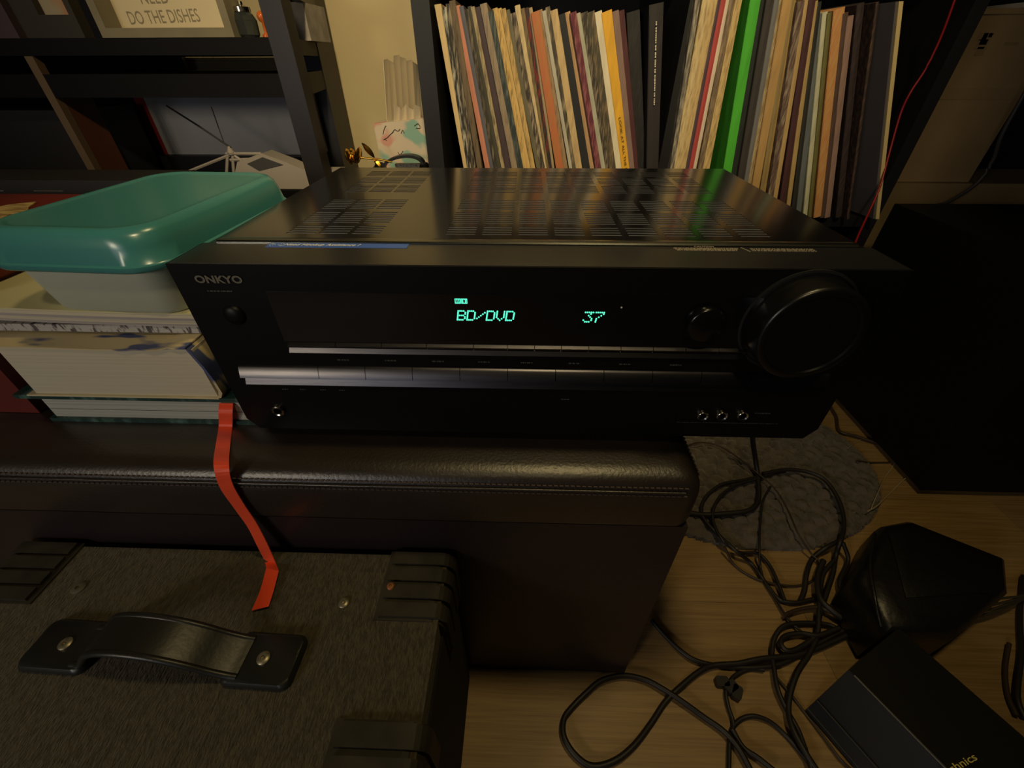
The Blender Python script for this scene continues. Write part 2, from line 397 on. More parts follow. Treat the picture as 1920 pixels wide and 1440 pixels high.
Z2 = OT+.0285
m_cov = mat('leaf_print_cover', (.60, .50, .30), rough=.5, c2=(.08, .10, .24), vscale=22, stretch=(1, 2.5, 1), lo=.56, hi=.62, detail=2)
b2 = root('thick_paperback', (-.32, .12, Z2), 'thick cream paperback with blue leaf print on its curled cover', 'book')
bx('back_cover', mat('cream_card', (.66, .57, .36), rough=.6), b2, -.404, -.2460, .0155, .24, Z2, Z2+.0012, bevel=.0003, seg=1)
bx('page_block', m_page, b2, -.398, -.2480, .0180, .238, Z2+.0012, Z2+.0455)
bm = BM()   # rounded spine cover at the right
pr = [(-.2490, Z2), (-.2440, Z2+.0012), (-.2412, Z2+.006), (-.2420, Z2+.018), (-.2445, Z2+.032), (-.2485, Z2+.045), (-.2510, Z2+.048), (-.2505, Z2+.0455), (-.2465, Z2+.031), (-.2440, Z2+.018), (-.2435, Z2+.008), (-.2455, Z2+.003)]
prism_y(bm, pr, .016, .238); mk('spine', bm, m_cov, b2, smooth=True)
bm = BM()
N = 24; top = []; 
for k in range(N+1):
    x = -.418+(.418-.2500)*k/N; z = Z2+.0462+.0012*math.sin(k/N*7)*.6+(.0012 if k > 21 else 0); y = .0150+.0009*math.sin(k*2.1)*(1 if k > 16 else .2)
    top.append((x, y, z))
a = [[bm.verts.new((x, yy if yy else y, z+dz)) for (x, y, z) in top] for yy in (0, .24) for dz in (0, .0010)]
for k in range(N):
    bm.faces.new([a[0][k], a[0][k+1], a[1][k+1], a[1][k]]); bm.faces.new([a[2][k], a[2][k+1], a[3][k+1], a[3][k]])
    bm.faces.new([a[1][k], a[1][k+1], a[3][k+1], a[3][k]]); bm.faces.new([a[0][k], a[0][k+1], a[2][k+1], a[2][k]])
for k in (0, N): bm.faces.new([a[0][k], a[1][k], a[3][k], a[2][k]])
mk('front_cover', bm, m_cov, b2)

Z3 = Z2+.0500
m_mag = mat('magazine_cover', (.45, .43, .42), rough=.5, c2=(.08, .07, .08), vscale=120, stretch=(3, 1, 1), lo=.5, hi=.6)
bx_ = bx('magazine', m_mag, None, -.445, -.2215, .034, .25, Z3, Z3+.0060, bevel=.0006, origin=(-.33, .13, Z3))
tag(bx_, 'thin magazine with a dark hatched cover between the paperback and the cream notebook', 'magazine')
b4 = root('notebook', (-.33, .13, Z3+.0062), 'cream covered notebook with wavy page edges directly under the plastic box', 'notebook')
def sheet(name, x0, x1, y0, y1, z, th, amp, m, parent, n=16):
    bm = BM(); R = []
    for k in range(n+1):
        x = x0+(x1-x0)*k/n; dz = amp*(1-k/n)**2
        R.append([(x, y0, z+dz), (x, y1, z+dz), (x, y1, z+th+dz), (x, y0, z+th+dz)])
    loft(bm, R); return mk(name, bm, m, parent, smooth=True)
z = Z3+.0062
for i in range(4):
    sheet('page_bundle', -.446-.004*(i % 2), -.2235, .0325-.0015*i, .25, z, .0031, .006, [mat('page_mauve', (.42, .38, .36), rough=.8), m_page][i % 2], b4); z += .0032
sheet('front_cover', -.452, -.2225, .0275, .252, z, .0012, .0062, mat('cream_cover', (.60, .56, .33), rough=.55), b4); z += .0014
ZB = z
# plastic box
m_frost = mat('frosted_plastic', (.62, .66, .54), rough=.35, trans=.20, spec=.4)
m_lid = mat('teal_plastic', (.11, .44, .44), rough=.24, trans=.52, spec=.6)
pc = root('plastic_storage_box', (-.292, .103, ZB), 'frosted plastic box with a translucent teal lid on top of the book stack', 'storage box')
cx, cy, rt = -.2925, .1030, -.05
def RR(w_, d_, r, z): return rrect(cx, cy, w_, d_, r, z, rt, 7)
bm = BM(); loft(bm, [RR(.098, .150, .016, ZB+.0005), RR(.102, .154, .018, ZB+.003), RR(.112, .166, .020, ZB+.0375), RR(.109, .163, .019, ZB+.0375), RR(.099, .151, .016, ZB+.0025)], False)
bm.faces.new([v for v in bm.verts[:]][:32][::-1]) if False else None
bm.verts.ensure_lookup_table(); bm.faces.new([bm.verts[i] for i in range(32)][::-1]); bm.faces.new([bm.verts[len(bm.verts)-32+i] for i in range(32)])
mk('tub', bm, m_frost, pc, smooth=True)
bm = BM()
LB = ZB+.0360
loft(bm, [RR(.1245, .179, .024, LB), RR(.1265, .181, .025, LB+.0012), RR(.1265, .181, .025, LB+.0040), RR(.1235, .178, .024, LB+.0050), RR(.1215, .176, .025, LB+.0150), RR(.1185, .173, .026, LB+.0215),
          RR(.1140, .168, .026, LB+.0250), RR(.108, .162, .024, LB+.0260), RR(.103, .157, .022, LB+.0256), RR(.0995, .1535, .020, LB+.0251), RR(.0975, .1515, .019, LB+.0250), RR(.090, .144, .017, LB+.0250)], False)
bm.verts.ensure_lookup_table(); bm.faces.new([bm.verts[len(bm.verts)-32+i] for i in range(32)])
o = mk('lid', bm, m_lid, pc, smooth=True); sm = o.modifiers.new('thick', 'SOLIDIFY'); sm.thickness = .0012
# red box left
rbx = root('red_box', (-.7, .15, OT), 'large deep red box at the far left end of the ottoman', 'box')
m_red = mat('deep_red', (.16, .016, .008), rough=.5, var=.3, vscale=6)
bx('body', m_red, rbx, -1.02, -.4235, .026, .262, OT+.0005, .492, bevel=.002)
bx('lid', m_red, rbx, -1.024, -.4195, .022, .266, .486, .500, bevel=.002)
bm = BM()
pp = [at(*q, 2, .5008) for q in ((0, 412), (20, 402), (52, 397), (55, 388), (68, 379), (20, 384), (0, 388))] 
pp = [(p.x, p.y) for p in pp] + [(-.62, .20), (-.62, .15)]
prism_z(bm, pp, .5004, .5014)
tag(mk('folded_map', bm, mat('map_paper', (.62, .45, .18), rough=.7, c2=(.25, .14, .04), vscale=40, stretch=(1, 4, 1)), None, origin=(-.56, .18, .5004)), 'yellowed crumpled paper lying on the red box', 'paper')
bk = root('black_case', (-.75, .31, OT), 'flat black case with white labels behind the red box', 'case')
bx('body', mat('case_black', (.01, .009, .009), rough=.5), bk, -1.1, -.425, .280, .340, OT, .5115, bevel=.002)
for q in ((-12, 358, 16, 371), (63, 358, 125, 370)):
    p0 = at(q[0], q[1], 1, .2795); p1 = at(q[2], q[3], 1, .2795)
    bx('white_label', mat('label_white', (.45, .42, .38), rough=.6), bk, p0.x, p1.x, .2790, .2802, max(p1.z, .5), p0.z, label='white paper label')

# ------------------------------------------------------------------ carpeted speaker cabinet in front
CT = .28
m_carpet = mat('grey_carpet', (.092, .076, .043), rough=.95, var=.45, vscale=520, stretch=(1, .35, 1), detail=2, bump=1, bscale=750, dist=.002, sheen=.1)
m_prot = mat('protector_plastic', (.040, .034, .024), rough=.6, var=.4, spec=.3, vscale=40)
sc = root('speaker_cabinet', (-.255, -.13, 0), 'grey carpet covered speaker cabinet lying in front of the ottoman', 'speaker')
bm = BM(); box(bm, -.447, -.066, -.222, -.0400, .004, CT); mk('carpet_box', bm, m_carpet, sc, bevel=.013, seg=4)
bx('side_shade_panel', mat('side_shade_black', (.006, .006, .006), rough=.9), sc, -.0665, -.0640, -.215, -.047, .012, .258, bevel=.001)  # black sheet standing in for the shade on the cabinet's right side
def protector(x0, x1, y0, y1, sx):
    # ribbed cap that wraps over the top edge and down the side; sx = side it wraps (+1 right)
    bm = BM(); e = .0028
    X0, X1 = x0, x1+e*0
    ins = x0 if sx > 0 else x1; out = (x1+e) if sx > 0 else (x0-e)
    def cap(ya, yb, h, ext=0):
        r = .013; P = [(ins-sx*ext, CT-.002), (ins-sx*ext, CT+h)]
        for k in range(6):
            a = k/5*PI/2; P.append((out+sx*h-sx*r+sx*r*math.sin(a), CT+h-r+r*math.cos(a)))
        P += [(out+sx*h, CT-.055), (out-sx*.004, CT-.055)]
        prism_y(bm, P, ya, yb)
    cap(y0, y1, .0012, .004)
    n = 4; g = (y1-y0)/n
    for k in range(n):
        cap(y0+k*g+g*.14, y0+(k+1)*g-g*.10, .0040)
    o = mk('corner_protector', bm, m_prot, sc, smooth=False)
    return o
pr1 = protector(-.112, -.066, -.094, -.0375, 1)
pr2 = protector(-.118, -.066, -.2235, -.1550, 1)
pr3 = protector(-.447, -.396, -.090, -.0375, -1)
def screw(x, y, z, r, m, parent, name='screw'):
    bm = BM(); lathe(bm, (x, y, z-.0008), [(r, 0), (r, .0010), (r*.7, .0020), (r*.35, .0020), (r*.30, .0008), (.0003, .0006)], 'z', 18); return mk(name, bm, m, parent, smooth=True)
m_rust = mat('rusty_screw', (.35, .14, .05), rough=.6, metal=.4); m_zinc = mat('zinc_screw', (.40, .36, .25), rough=.4, metal=.7, var=.4, vscale=300)
p = at(733, 1100, 2, CT+.004); screw(p.x, p.y, CT+.005, .0032, m_rust, pr1)
p = at(645, 1131, 2, CT); screw(p.x, p.y, CT+.0008, .0042, m_zinc, sc)
p = at(148, 1103, 2, CT); screw(p.x, p.y, CT+.0008, .0052, mat('dull_screw', (.10, .09, .06), rough=.6), sc)
hd = BM()
m_rub = mat('handle_rubber', (.018, .018, .016), rough=.38, bump=.1, bscale=300)
ang = math.atan2(-.006, .15)
L0 = at(128, 1210, 2, CT+.003); R0 = at(497, 1237, 2, CT+.003)
cen = (L0+R0)/2; dirv = (R0-L0).normalized(); nv = Vector((-dirv.y, dirv.x, 0))
plate = []
for c in (L0, R0):
    bm = BM(); loft(bm, [rrect(c.x, c.y, w_, d_, r_, z_, math.atan2(dirv.y, dirv.x), 4) for w_, d_, r_, z_ in ((.050, .034, .006, CT), (.051, .035, .007, CT+.003), (.047, .031, .006, CT+.0058))])
    pl = mk('handle_end_plate', bm, m_rub, sc, smooth=True)
    screw(c.x, c.y, CT+.0064, .0045, m_zinc, pl)
bm = BM(); P = []
half = (R0-L0).length/2
for s, h in ((-.80, .0045), (-.70, .0065), (-.60, .0150), (-.48, .0250), (-.32, .0310), (-.08, .0325), (.18, .0290), (.40, .0215), (.58, .0125), (.72, .0070), (.82, .0045)):
    c = cen+dirv*half*s; P.append((Vector((c.x, c.y, CT+h)), nv*.0125))
strip(bm, P, None, .0034, 5); stp = mk('strap', bm, m_rub, sc, bevel=.0006, seg=1)
for sg in (-1, 1):
    bm = BM(); tube(bm, [q[0]+nv*.0120*sg for q in P], .0024, 8, 5); mk('strap_rim', bm, m_rub, stp, smooth=True)

# ------------------------------------------------------------------ record shelf
m_blackwood = mat('black_wood', (.006, .0065, .008), rough=.5, var=.2, vscale=10)
bc = root('record_shelf', (.24, .79, 0), 'large black shelf unit full of vinyl records behind the receiver', 'shelf')
YS = .60
bx('side_panel', m_blackwood, bc, -.180, -.152, YS, .985, 0, .80, bevel=.001)
bx('side_panel', m_blackwood, bc, .638, .659, YS, .985, 0, .80, bevel=.001)
bx('divider', m_blackwood, bc, .231, .249, YS, .975, .3855, .765, bevel=.001)
bx('divider', m_blackwood, bc, .231, .249, YS, .975, .03, .3675, bevel=.001)
bx('shelf_board', m_blackwood, bc, -.152, .638, YS, .975, .3675, .3855, bevel=.001)
bx('shelf_board', m_blackwood, bc, -.152, .638, YS, .975, .765, .80, bevel=.001)
bx('shelf_board', m_blackwood, bc, -.152, .638, YS, .975, 0, .03, bevel=.001)
bx('back_panel', m_blackwood, bc, -.152, .638, .975, .985, 0, .80)
# records: (top-left, top-right, bottom-left, bottom-right) in crop pixels, colour, second colour, words
LEFT = [
 (80,122,275,300,(.60,.45,.23),None,'cream spined'), (130,160,303,320,(.02,.02,.02),(.55,.52,.42),'black and white flaking'), (168,196,322,362,(.03,.025,.02),(.30,.25,.17),'mottled black and tan'),
 (203,228,368,412,(.14,.10,.06),(.07,.05,.035),'drab brown'), (234,262,428,466,(.50,.20,.13),None,'salmon pink'), (266,292,470,492,(.10,.10,.13),None,'slate blue'),
 (302,326,497,516,(.03,.025,.02),(.20,.16,.10),'scuffed dark brown'), (330,352,522,546,(.05,.05,.035),None,'dark olive'), (356,372,550,578,(.36,.29,.17),(.10,.07,.04),'thin beige worn'),
 (378,426,584,622,(.055,.035,.045),None,'plum black'), (432,464,628,672,(.27,.21,.15),(.17,.13,.10),'grey beige'), (470,508,680,710,(.02,.03,.035),(.10,.12,.11),'dark teal'),
 (515,543,716,742,(.55,.37,.13),(.16,.10,.04),'stained straw yellow'), (546,573,746,768,(.58,.40,.15),None,'golden tan'), (576,600,772,806,(.50,.34,.13),(.2,.13,.05),'worn golden tan'),
 (606,630,814,846,(.13,.12,.075),None,'olive grey'), (636,676,850,868,(.035,.025,.02),(.35,.28,.20),'peeling dark'), (682,716,872,893,(.55,.44,.25),(.35,.27,.16),'pale cream'),
 (722,746,897,912,(.20,.14,.06),(.05,.05,.05),'olive gold'), (750,778,915,928,(.02,.02,.02),(.25,.02,.012),'black with red foot'), (784,802,931,952,(.33,.26,.16),None,'dull beige'),
 (806,840,958,1022,(.42,.13,.05),(.36,.17,.06),'rust orange'), (846,878,1026,1045,(.30,.20,.11),(.16,.11,.06),'brown'), (882,904,1062,1086,(.45,.43,.36),None,'light grey'),
 (908,938,1090,1106,(.05,.04,.03),(.30,.25,.16),'mottled charcoal'), (946,982,1110,1156,(.50,.37,.19),(.35,.24,.13),'cream with brown marks'), (988,1034,1164,1212,(.012,.013,.018),None,'broad jet black'),
 (1048,1084,1222,1252,(.48,.30,.16),None,'peach'), (1090,1124,1262,1296,(.10,.015,.03),(.28,.10,.11),'burgundy'), (1130,1156,1304,1332,(.38,.38,.30),None,'pale green grey'),
 (1166,1212,1338,1368,(.03,.025,.02),(.25,.20,.14),'flaking black'), (1218,1262,1374,1404,(.05,.045,.03),(.22,.15,.08),'dark olive flaking'), (1276,1312,1410,1456,(.66,.60,.46),None,'clean white'),
 (1326,1386,1466,1512,(.70,.38,.03),None,'bright yellow'), (1406,1440,1517,1550,(.22,.14,.12),None,'mauve brown'), (1450,1486,1554,1574,(.07,.015,.02),None,'dark maroon'),
 (1545,1600,1590,1640,(.008,.008,.010),(.02,.016,.022),'thick black box set'), (1690,1752,1650,1738,(.018,.014,.016),None,'charcoal book with white title')]
RIGHT = [
 (265,288,128,146,(.10,.09,.08),(.40,.36,.28),'torn grey'), (312,350,150,184,(.55,.43,.23),(.28,.20,.10),'worn cream'), (354,390,188,216,(.52,.38,.18),(.30,.20,.09),'ragged tan'),
 (396,416,224,244,(.07,.04,.06),None,'dark violet'), (420,446,248,268,(.38,.05,.05),None,'red'), (450,468,272,288,(.60,.50,.40),None,'off white'),
 (474,498,300,326,(.13,.09,.06),(.28,.21,.12),'dark tan'), (502,540,334,366,(.52,.38,.17),(.24,.15,.06),'frayed straw'), (606,655,464,500,(.06,.40,.03),None,'vivid green'),
 (664,700,510,552,(.012,.02,.018),None,'green black'), (706,744,560,588,(.035,.03,.03),None,'charcoal'), (750,772,596,618,(.14,.14,.15),None,'grey'), (776,800,624,642,(.24,.17,.08),(.45,.36,.22),'olive tan'),
 (805,842,650,690,(.42,.26,.10),None,'honey'), (848,868,702,724,(.26,.19,.08),None,'olive brown'), (872,892,730,746,(.38,.25,.09),None,'ochre'), (898,926,756,784,(.10,.06,.05),(.30,.24,.18),'mottled brown'),
 (934,958,792,812,(.44,.30,.13),None,'amber'), (966,990,826,862,(.06,.02,.025),None,'maroon'), (996,1014,872,898,(.42,.29,.12),None,'toffee'), (1018,1040,906,928,(.02,.02,.018),None,'black green'),
 (1044,1064,936,970,(.12,.14,.16),None,'slate'), (1066,1086,974,998,(.50,.50,.36),None,'pale lime grey'), (1090,1108,1002,1020,(.14,.13,.04),None,'olive'),
 (1134,1182,1046,1084,(.48,.22,.08),(.50,.32,.12),'orange tan'), (1186,1212,1088,1108,(.08,.045,.035),None,'umber'), (1216,1244,1112,1140,(.27,.17,.14),None,'dusty mauve')]
ORD = ['first', 'second', 'third', 'fourth', 'fifth', 'sixth', 'seventh', 'eighth', 'ninth', 'tenth', 'eleventh', 'twelfth', 'thirteenth', 'fourteenth', 'fifteenth', 'sixteenth', 'seventeenth', 'eighteenth', 'nineteenth', 'twentieth'] + \
      ['twenty-'+x for x in ['first', 'second', 'third', 'fourth', 'fifth', 'sixth', 'seventh', 'eighth', 'ninth']] + ['thirtieth'] + ['thirty-'+x for x in ['first', 'second', 'third', 'fourth', 'fifth', 'sixth', 'seventh', 'eighth', 'ninth']]
YR = .585
def record(A0, A1, th, col, c2, label, group, H=.314, D=.312, back=0, name='record_sleeve', lean=None, zb=.3862):
    "A0 lower and A1 upper point of the spine's centre line in the plane y=YR"
    d = (A1-A0).normalized(); ang = math.atan2(d.x, d.z)
    bx0 = A0.x+(zb+.0003-A0.z)*math.tan(ang)
    low = th/2*abs(math.sin(ang))
    bm = BM()
    y0 = YR+back
    # jacket: sleeve body plus slightly proud spine strip, small irregular wear on the spine outline
    box(bm, -th/2, th/2, y0+.0008, y0+D, 0, H)
    n = 14; rings = []
    rnd = random.Random(int(A0.x*1e5))
    for k in range(n+1):
        z_ = H*k/n; j = (rnd.random()-.5)*.0006
        rings.append([(-th/2*.96, y0+.002, z_), (-th/2*.90, y0+.0002+j*.5, z_), (0, y0-.0004+j, z_), (th/2*.90, y0+.0002-j*.5, z_), (th/2*.96, y0+.002, z_)])
    loft(bm, rings)
    nf = len(bm.faces)
    bmesh.ops.recalc_face_normals(bm, faces=bm.faces)
    bmesh.ops.rotate(bm, verts=bm.verts, cent=(0, 0, 0), matrix=Matrix.Rotation(ang, 3, 'Y'))
    bmesh.ops.translate(bm, verts=bm.verts, vec=(bx0, 0, zb+low+.0003))
    nm = 'sleeve_%s' % '_'.join('%.3f' % c for c in (*col, *(c2 or (0,))))
    m = mat(nm, col, rough=.7, c2=c2 if c2 else tuple(x*.72 for x in col), vscale=170 if c2 else 60, stretch=(2.0, 1, .30), lo=.44 if c2 else .4, hi=.72 if c2 else .8, detail=6)
    o = mk(name, bm, m, None, origin=(bx0, YR+D/2, zb+low))
    tag(o, label, 'record' if name == 'record_sleeve' else 'book', group)
    return o, ang, bx0
def crop_pt(zx, zy, x0, s): return at(x0+zx/s, zy/s, 1, YR)
prev = -9
for grp, dat, x0, s, zt, zb_, side in (('left', LEFT, 800, 4, 160, 1220, 'left'), ('right', RIGHT, 1220, 3.273, 100, 1000, 'right')):
    n = len(dat)
    for i, (tl, tr, bl, br, c, c2, word) in enumerate(dat):
        T = crop_pt((tl+tr)/2, zt, x0, s); B_ = crop_pt((bl+br)/2, zb_, x0, s)
        k = (x0+br/s)-(x0+bl/s); k2 = (tr-tl)/s
        th = max(.0026, (k*.40+k2*.60)*.00112)
        if word == 'thick black box set': th *= 1.3
        lab = '%s record sleeve, %s from the left in the %s cubby' % (word, ORD[i], side)
        if 'book' in word: lab = 'tall charcoal book with white spine title at the right end of the left cubby'
        if 'box set' in word: lab = 'thick black box set between the maroon sleeve and the charcoal book'
        o, ang, b0 = record(B_, T, th, c, c2, lab, 'vinyl records in the %s cubby' % side, back=(random.random()*.012 if c2 is None and i % 3 == 0 else random.random()*.004) + (.02 if 'box set' in word else 0), H=(.301 if side == 'left' or i > 20 else .309)+(.004 if i % 7 == 3 else 0)-(.004 if i % 5 == 1 else 0))
        if word in ('bright yellow', 'charcoal book with white title'):
            d = (T-B_).normalized(); sx = Vector((d.z, 0, -d.x)); yy = YR-.0012
            if word == 'bright yellow':
                base = Vector((B_.x, yy, B_.z))-d*.080
                text('spine_title', 'LOOK AT ALL THE LOVE WE FOUND', mat('spine_ink', (.10, .05, .01)), o, .150, lambda u, v: base+d*(.150-u)+sx*(v-.0018), height=.0036)
            else:
                base = Vector((B_.x, yy, B_.z))+d*.085
                # unreadable title: small white marks
                bm = BM(); rnd = random.Random(4); q = 0
                while q < .105:
                    l = rnd.uniform(.0012, .0035); a_ = base+d*q; b_ = base+d*(q+l)
                    hexa(bm, [a_-sx*.0009, a_+sx*.0009, b_+sx*.0009, b_-sx*.0009], [v+Vector((0, -.0003, 0)) for v in (a_-sx*.0009, a_+sx*.0009, b_+sx*.0009, b_-sx*.0009)]); q += l+rnd.choice((.0006, .0007, .002))
                mk('spine_title', bm, mat('spine_white', (.55, .5, .42)), o)
# dark sleeves and the big grey sleeve at the right end of the right cubby
T = crop_pt(1290, 100, 1220, 3.273); B_ = crop_pt(1195, 1000, 1220, 3.273)
record(B_, T, .010, (.02, .012, .012), (.045, .025, .03), 'black box set beside the dusty mauve sleeve in the right cubby', 'dark sleeves at the right end', back=.004)
T = crop_pt(1370, 100, 1220, 3.273); B_ = crop_pt(1248, 1000, 1220, 3.273)
record(B_, T, .004, (.03, .018, .016), (.10, .05, .03), 'thin dark sleeve with frayed tan edge, left of the big grey sleeve', 'dark sleeves at the right end', back=-.004)
bm = BM()
g0 = at(1646, 401, 1, .575); g1 = at(1690, 0, 1, .575); d = (g1-g0).normalized(); H = .318
lft = Vector((-.045, .10, 0)).normalized()
for nm_, a_, wdt in (('g', 0, 0),):
    p0 = Vector((g0.x, .575, .3900)); p1 = p0+d*H; back_ = Vector((-.055, .30, 0))
    tn = Vector((.0042, 0, 0))
    hexa(bm, [p0-tn, p0+tn, p0+tn+back_, p0-tn+back_], [p1-tn, p1+tn, p1+tn+back_, p1-tn+back_])
gs = root('record_sleeve', (g0.x, .6, .3860), 'large plain grey sleeve with cream edge at the far right of the cubby', 'record')
mk('jacket', bm, mat('grey_face', (.085, .078, .088), rough=.6), gs)
bm = BM(); tn2 = Vector((.0030, 0, 0)); fwd = Vector((0, -.003, 0)); q0 = p0+Vector((.0016, 0, 0)); q1 = p1+Vector((.0016, 0, 0))
hexa(bm, [q0-tn2+fwd, q0+tn2+fwd, q0+tn2, q0-tn2], [q1-tn2+fwd, q1+tn2+fwd, q1+tn2, q1-tn2]); mk('spine', bm, mat('cream_edge', (.55, .43, .20), rough=.7), gs)
# pale sleeves pushed further back, showing above the others
bm = BM(); box(bm, .02, .10, .66, .97, .387, .707)
tag(mk('record_bundle', bm, mat('sleeve_back', (.40, .30, .20), rough=.8, var=.3, vscale=60), None, origin=(.06, .8, .387)), None, None) if False else bm.free()
# red wire beside the grey sleeve
bm = BM(); tube(bm, [at(x, y, 1, dd) for x, y, dd in ((1800, -30, .585), (1790, 0, .585), (1764, 70, .588), (1735, 130, .59), (1706, 175, .59), (1688, 215, .59), (1668, 285, .58), (1650, 350, .560), (1626, 405, .53), (1610, 440, .49), (1598, 470, .44))], .0016, 8)
tag(mk('red_wire', bm, mat('red_wire', (.22, .006, .006), rough=.4), None, smooth=True, origin=(.6, .55, .4)), 'thin red wire hanging beside the grey record sleeve', 'wire')

# ------------------------------------------------------------------ left shelf
sh = root('open_shelf_rack', (-.8, .77, 0), 'black open shelf rack with square posts at the left', 'shelf')
m_rack = mat('rack_black', (.011, .009, .010), rough=.45, var=.2, vscale=12)
m_board = mat('rack_board_black', (.0035, .003, .0035), rough=.6, spec=.2)
m_rack2 = mat('rack_brown', (.045, .035, .028), rough=.6)
for x, y, dy in ((-.409, .60, .034), (-.474, .865, .09), (-1.33, .60, .034), (-1.33, .93, .034)):
    bm = BM(); box(bm, x, x+.034, y, y+dy, 0, .95); mk('post', bm, m_rack, sh, bevel=.001)
for z0, z1 in ((.628, .650), (.572, .604), (.385, .42), (.70, .712)):
    if z0 == .70:
        continue
    bm = BM(); ya = .602 if z0 > .5 else .635; prism_z(bm, [(-1.33, ya), (-.378-(ya-.6)*.24, ya), (-.378-.36*.24, .96), (-1.33, .96)], z0, z1); mk('shelf_board', bm, m_board, sh, bevel=.001)
for z in (.705,):
    bm = BM(); hexa(bm, [(-.396, .634, z), (-.380, .634, z), (-.446, .93, z), (-.462, .93, z)], [(-.396, .634, z+.02), (-.380, .634, z+.02), (-.446, .93, z+.02), (-.462, .93, z+.02)]); mk('side_rail', bm, m_rack, sh)
bx('back_panel', m_rack, sh, -1.33, -.80, .962, .972, .05, .95)
bx('divider', mat('orange_brown_wood', (.13, .040, .012), rough=.6, var=.3, vscale=8, stretch=(1, 1, .2)), sh, -.818, -.806, .615, .675, .42, .5715, label='orange brown wooden divider')
bm = BM(); box(bm, -.819, -.805, .601, .615, .42, .6275); mk('divider_edge', bm, mat('pale_edge', (.14, .09, .045), rough=.6), sh)

# sign box
sg = root('sign_box', (-.61, .68, .650), 'cream box sign reading DO THE DISHES on the top shelf', 'sign')
A_, B2, T1, T2 = at(188, 76, 1, .62), at(432, 60, 1, .62), None, None
xl, xr = A_.x, B2.x; zb = .651
m_sgf = mat('sign_frame_wood', (.22, .19, .12), rough=.7, var=.15, vscale=20)
def frame_bar(nm, xz):
    bm = BM(); prism_y(bm, xz, .628, .672); mk(nm, bm, m_sgf, sg, bevel=.001)
zt = zb+.12; t = .012; tl_ = .024
frame_bar('frame_bar', [(xl, zb), (xr, zb), (xr, zb+t), (xl, zb+t)])
frame_bar('frame_bar', [(xl, zb+t), (xl+t, zb+t), (xl+t, zt), (xl, zt)])
frame_bar('frame_bar', [(xr-t, zb+t), (xr, zb+t), (xr, zt), (xr-t, zt)])
frame_bar('frame_bar', [(xl, zt), (xr, zt), (xr, zt+t), (xl, zt+t)])
face = bx('sign_face', mat('sign_cream', (.62, .52, .33), rough=.7), sg, xl+t, xr-t, .664, .668, zb+t, zt)
m_ink = mat('sign_ink', (.24, .20, .13))
def on_sign(px0, px1, pyb, hgt, s, slant=.035):
    a_ = at(px0, pyb, 1, .6635); b_ = at(px1, pyb-slant*(px1-px0)*1.2, 1, .6635); d_ = (b_-a_); L = d_.length; d_.normalize()
    text('sign_lettering', s, m_ink, face, L, lambda u, v: a_+d_*u+Vector((0, 0, v)), height=hgt, shear=0)
on_sign(246, 377, 46, .0165, 'DO THE DISHES'); on_sign(266, 318, 7, .0165, 'NEED', .02)

tag(bx('folded_cloth', mat('cloth_white', (.40, .36, .30), rough=.9, var=.3, vscale=30), None, at(545, 60, 1, .80).x, at(588, 60, 1, .80).x, .78, .88, .6505, .705, bevel=.006, seg=3, origin=(-.43, .83, .6505)), 'folded white cloth on the top shelf behind the front rack post', 'cloth')
# framed picture
pf = root('picture_frame', (-.78, .66, .650), 'dark framed small picture left of the sign on the top shelf', 'picture frame')
a_ = at(48, 72, 1, .63); b_ = at(160, 66, 1, .63); x0, x1 = a_.x, b_.x
pa = at(75, 28, 1, .63); pb = at(128, 22, 1, .63)
m_pf = mat('dark_frame', (.030, .024, .016), rough=.6)
for q in ((x0, x1, .651, pa.z), (x0, pa.x, pa.z, .80), (pb.x, x1, pa.z, .80), (x0, x1, .80, .825)): bx('frame_bar', m_pf, pf, q[0], q[1], .628, .648, q[2], q[3], bevel=.001)
bx('picture', mat('faded_picture', (.34, .28, .18), rough=.6, c2=(.38, .20, .10), vscale=22, lo=.45, hi=.55, detail=1), pf, pa.x, pb.x, .640, .644, pa.z, .80)
bx_ = BM(); q0 = at(14, 86, 1, .62); q1 = at(50, 84, 1, .62); box(bx_, q0.x, q1.x, .615, .66, .6505, .86)
tag(mk('upright_book', bx_, mat('mauve_brown', (.065, .040, .045), rough=.6), None, bevel=.001, origin=(q0.x, .63, .6505)), 'dark mauve upright book at the far left of the top shelf', 'book')
# glass jar with a lit bauble
jr = root('glass_jar', (-.47, .66, .651), 'small clear faceted glass jar between the sign and the rack post', 'jar')
c = at(462, 48, 1, .66)
bm = BM(); lathe(bm, (c.x, .66, .651), [(.014, 0), (.017, .004), (.018, .022), (.014, .030), (.012, .032), (.0115, .030), (.0165, .021), (.0155, .004), (.012, .002)], 'z', 12)
mk('glass', bm, mat('clear_glass', (.30, .34, .34), rough=.1, trans=.92), jr)
bm = BM(); lathe(bm, (c.x, .66, .6835), [(.013, 0), (.013, .006), (.004, .009), (.0035, .013)], 'z', 16); mk('stopper', bm, m_chrome, jr, smooth=True)
c = at(484, 20, 1, .64)
bm = BM(); lathe(bm, (c.x, .645, .651), [(.006, 0), (.006, .003), (.002, .006), (.002, .018), (.005, .021), (.007, .026), (.005, .031), (.001, .033)], 'z', 16)
tag(mk('amber_bauble', bm, mat('amber_glass', (.55, .12, .02), rough=.12, spec=.8), None, smooth=True, origin=(c.x, .645, .651)), 'small amber glass bauble on a foot next to the rack post', 'ornament')
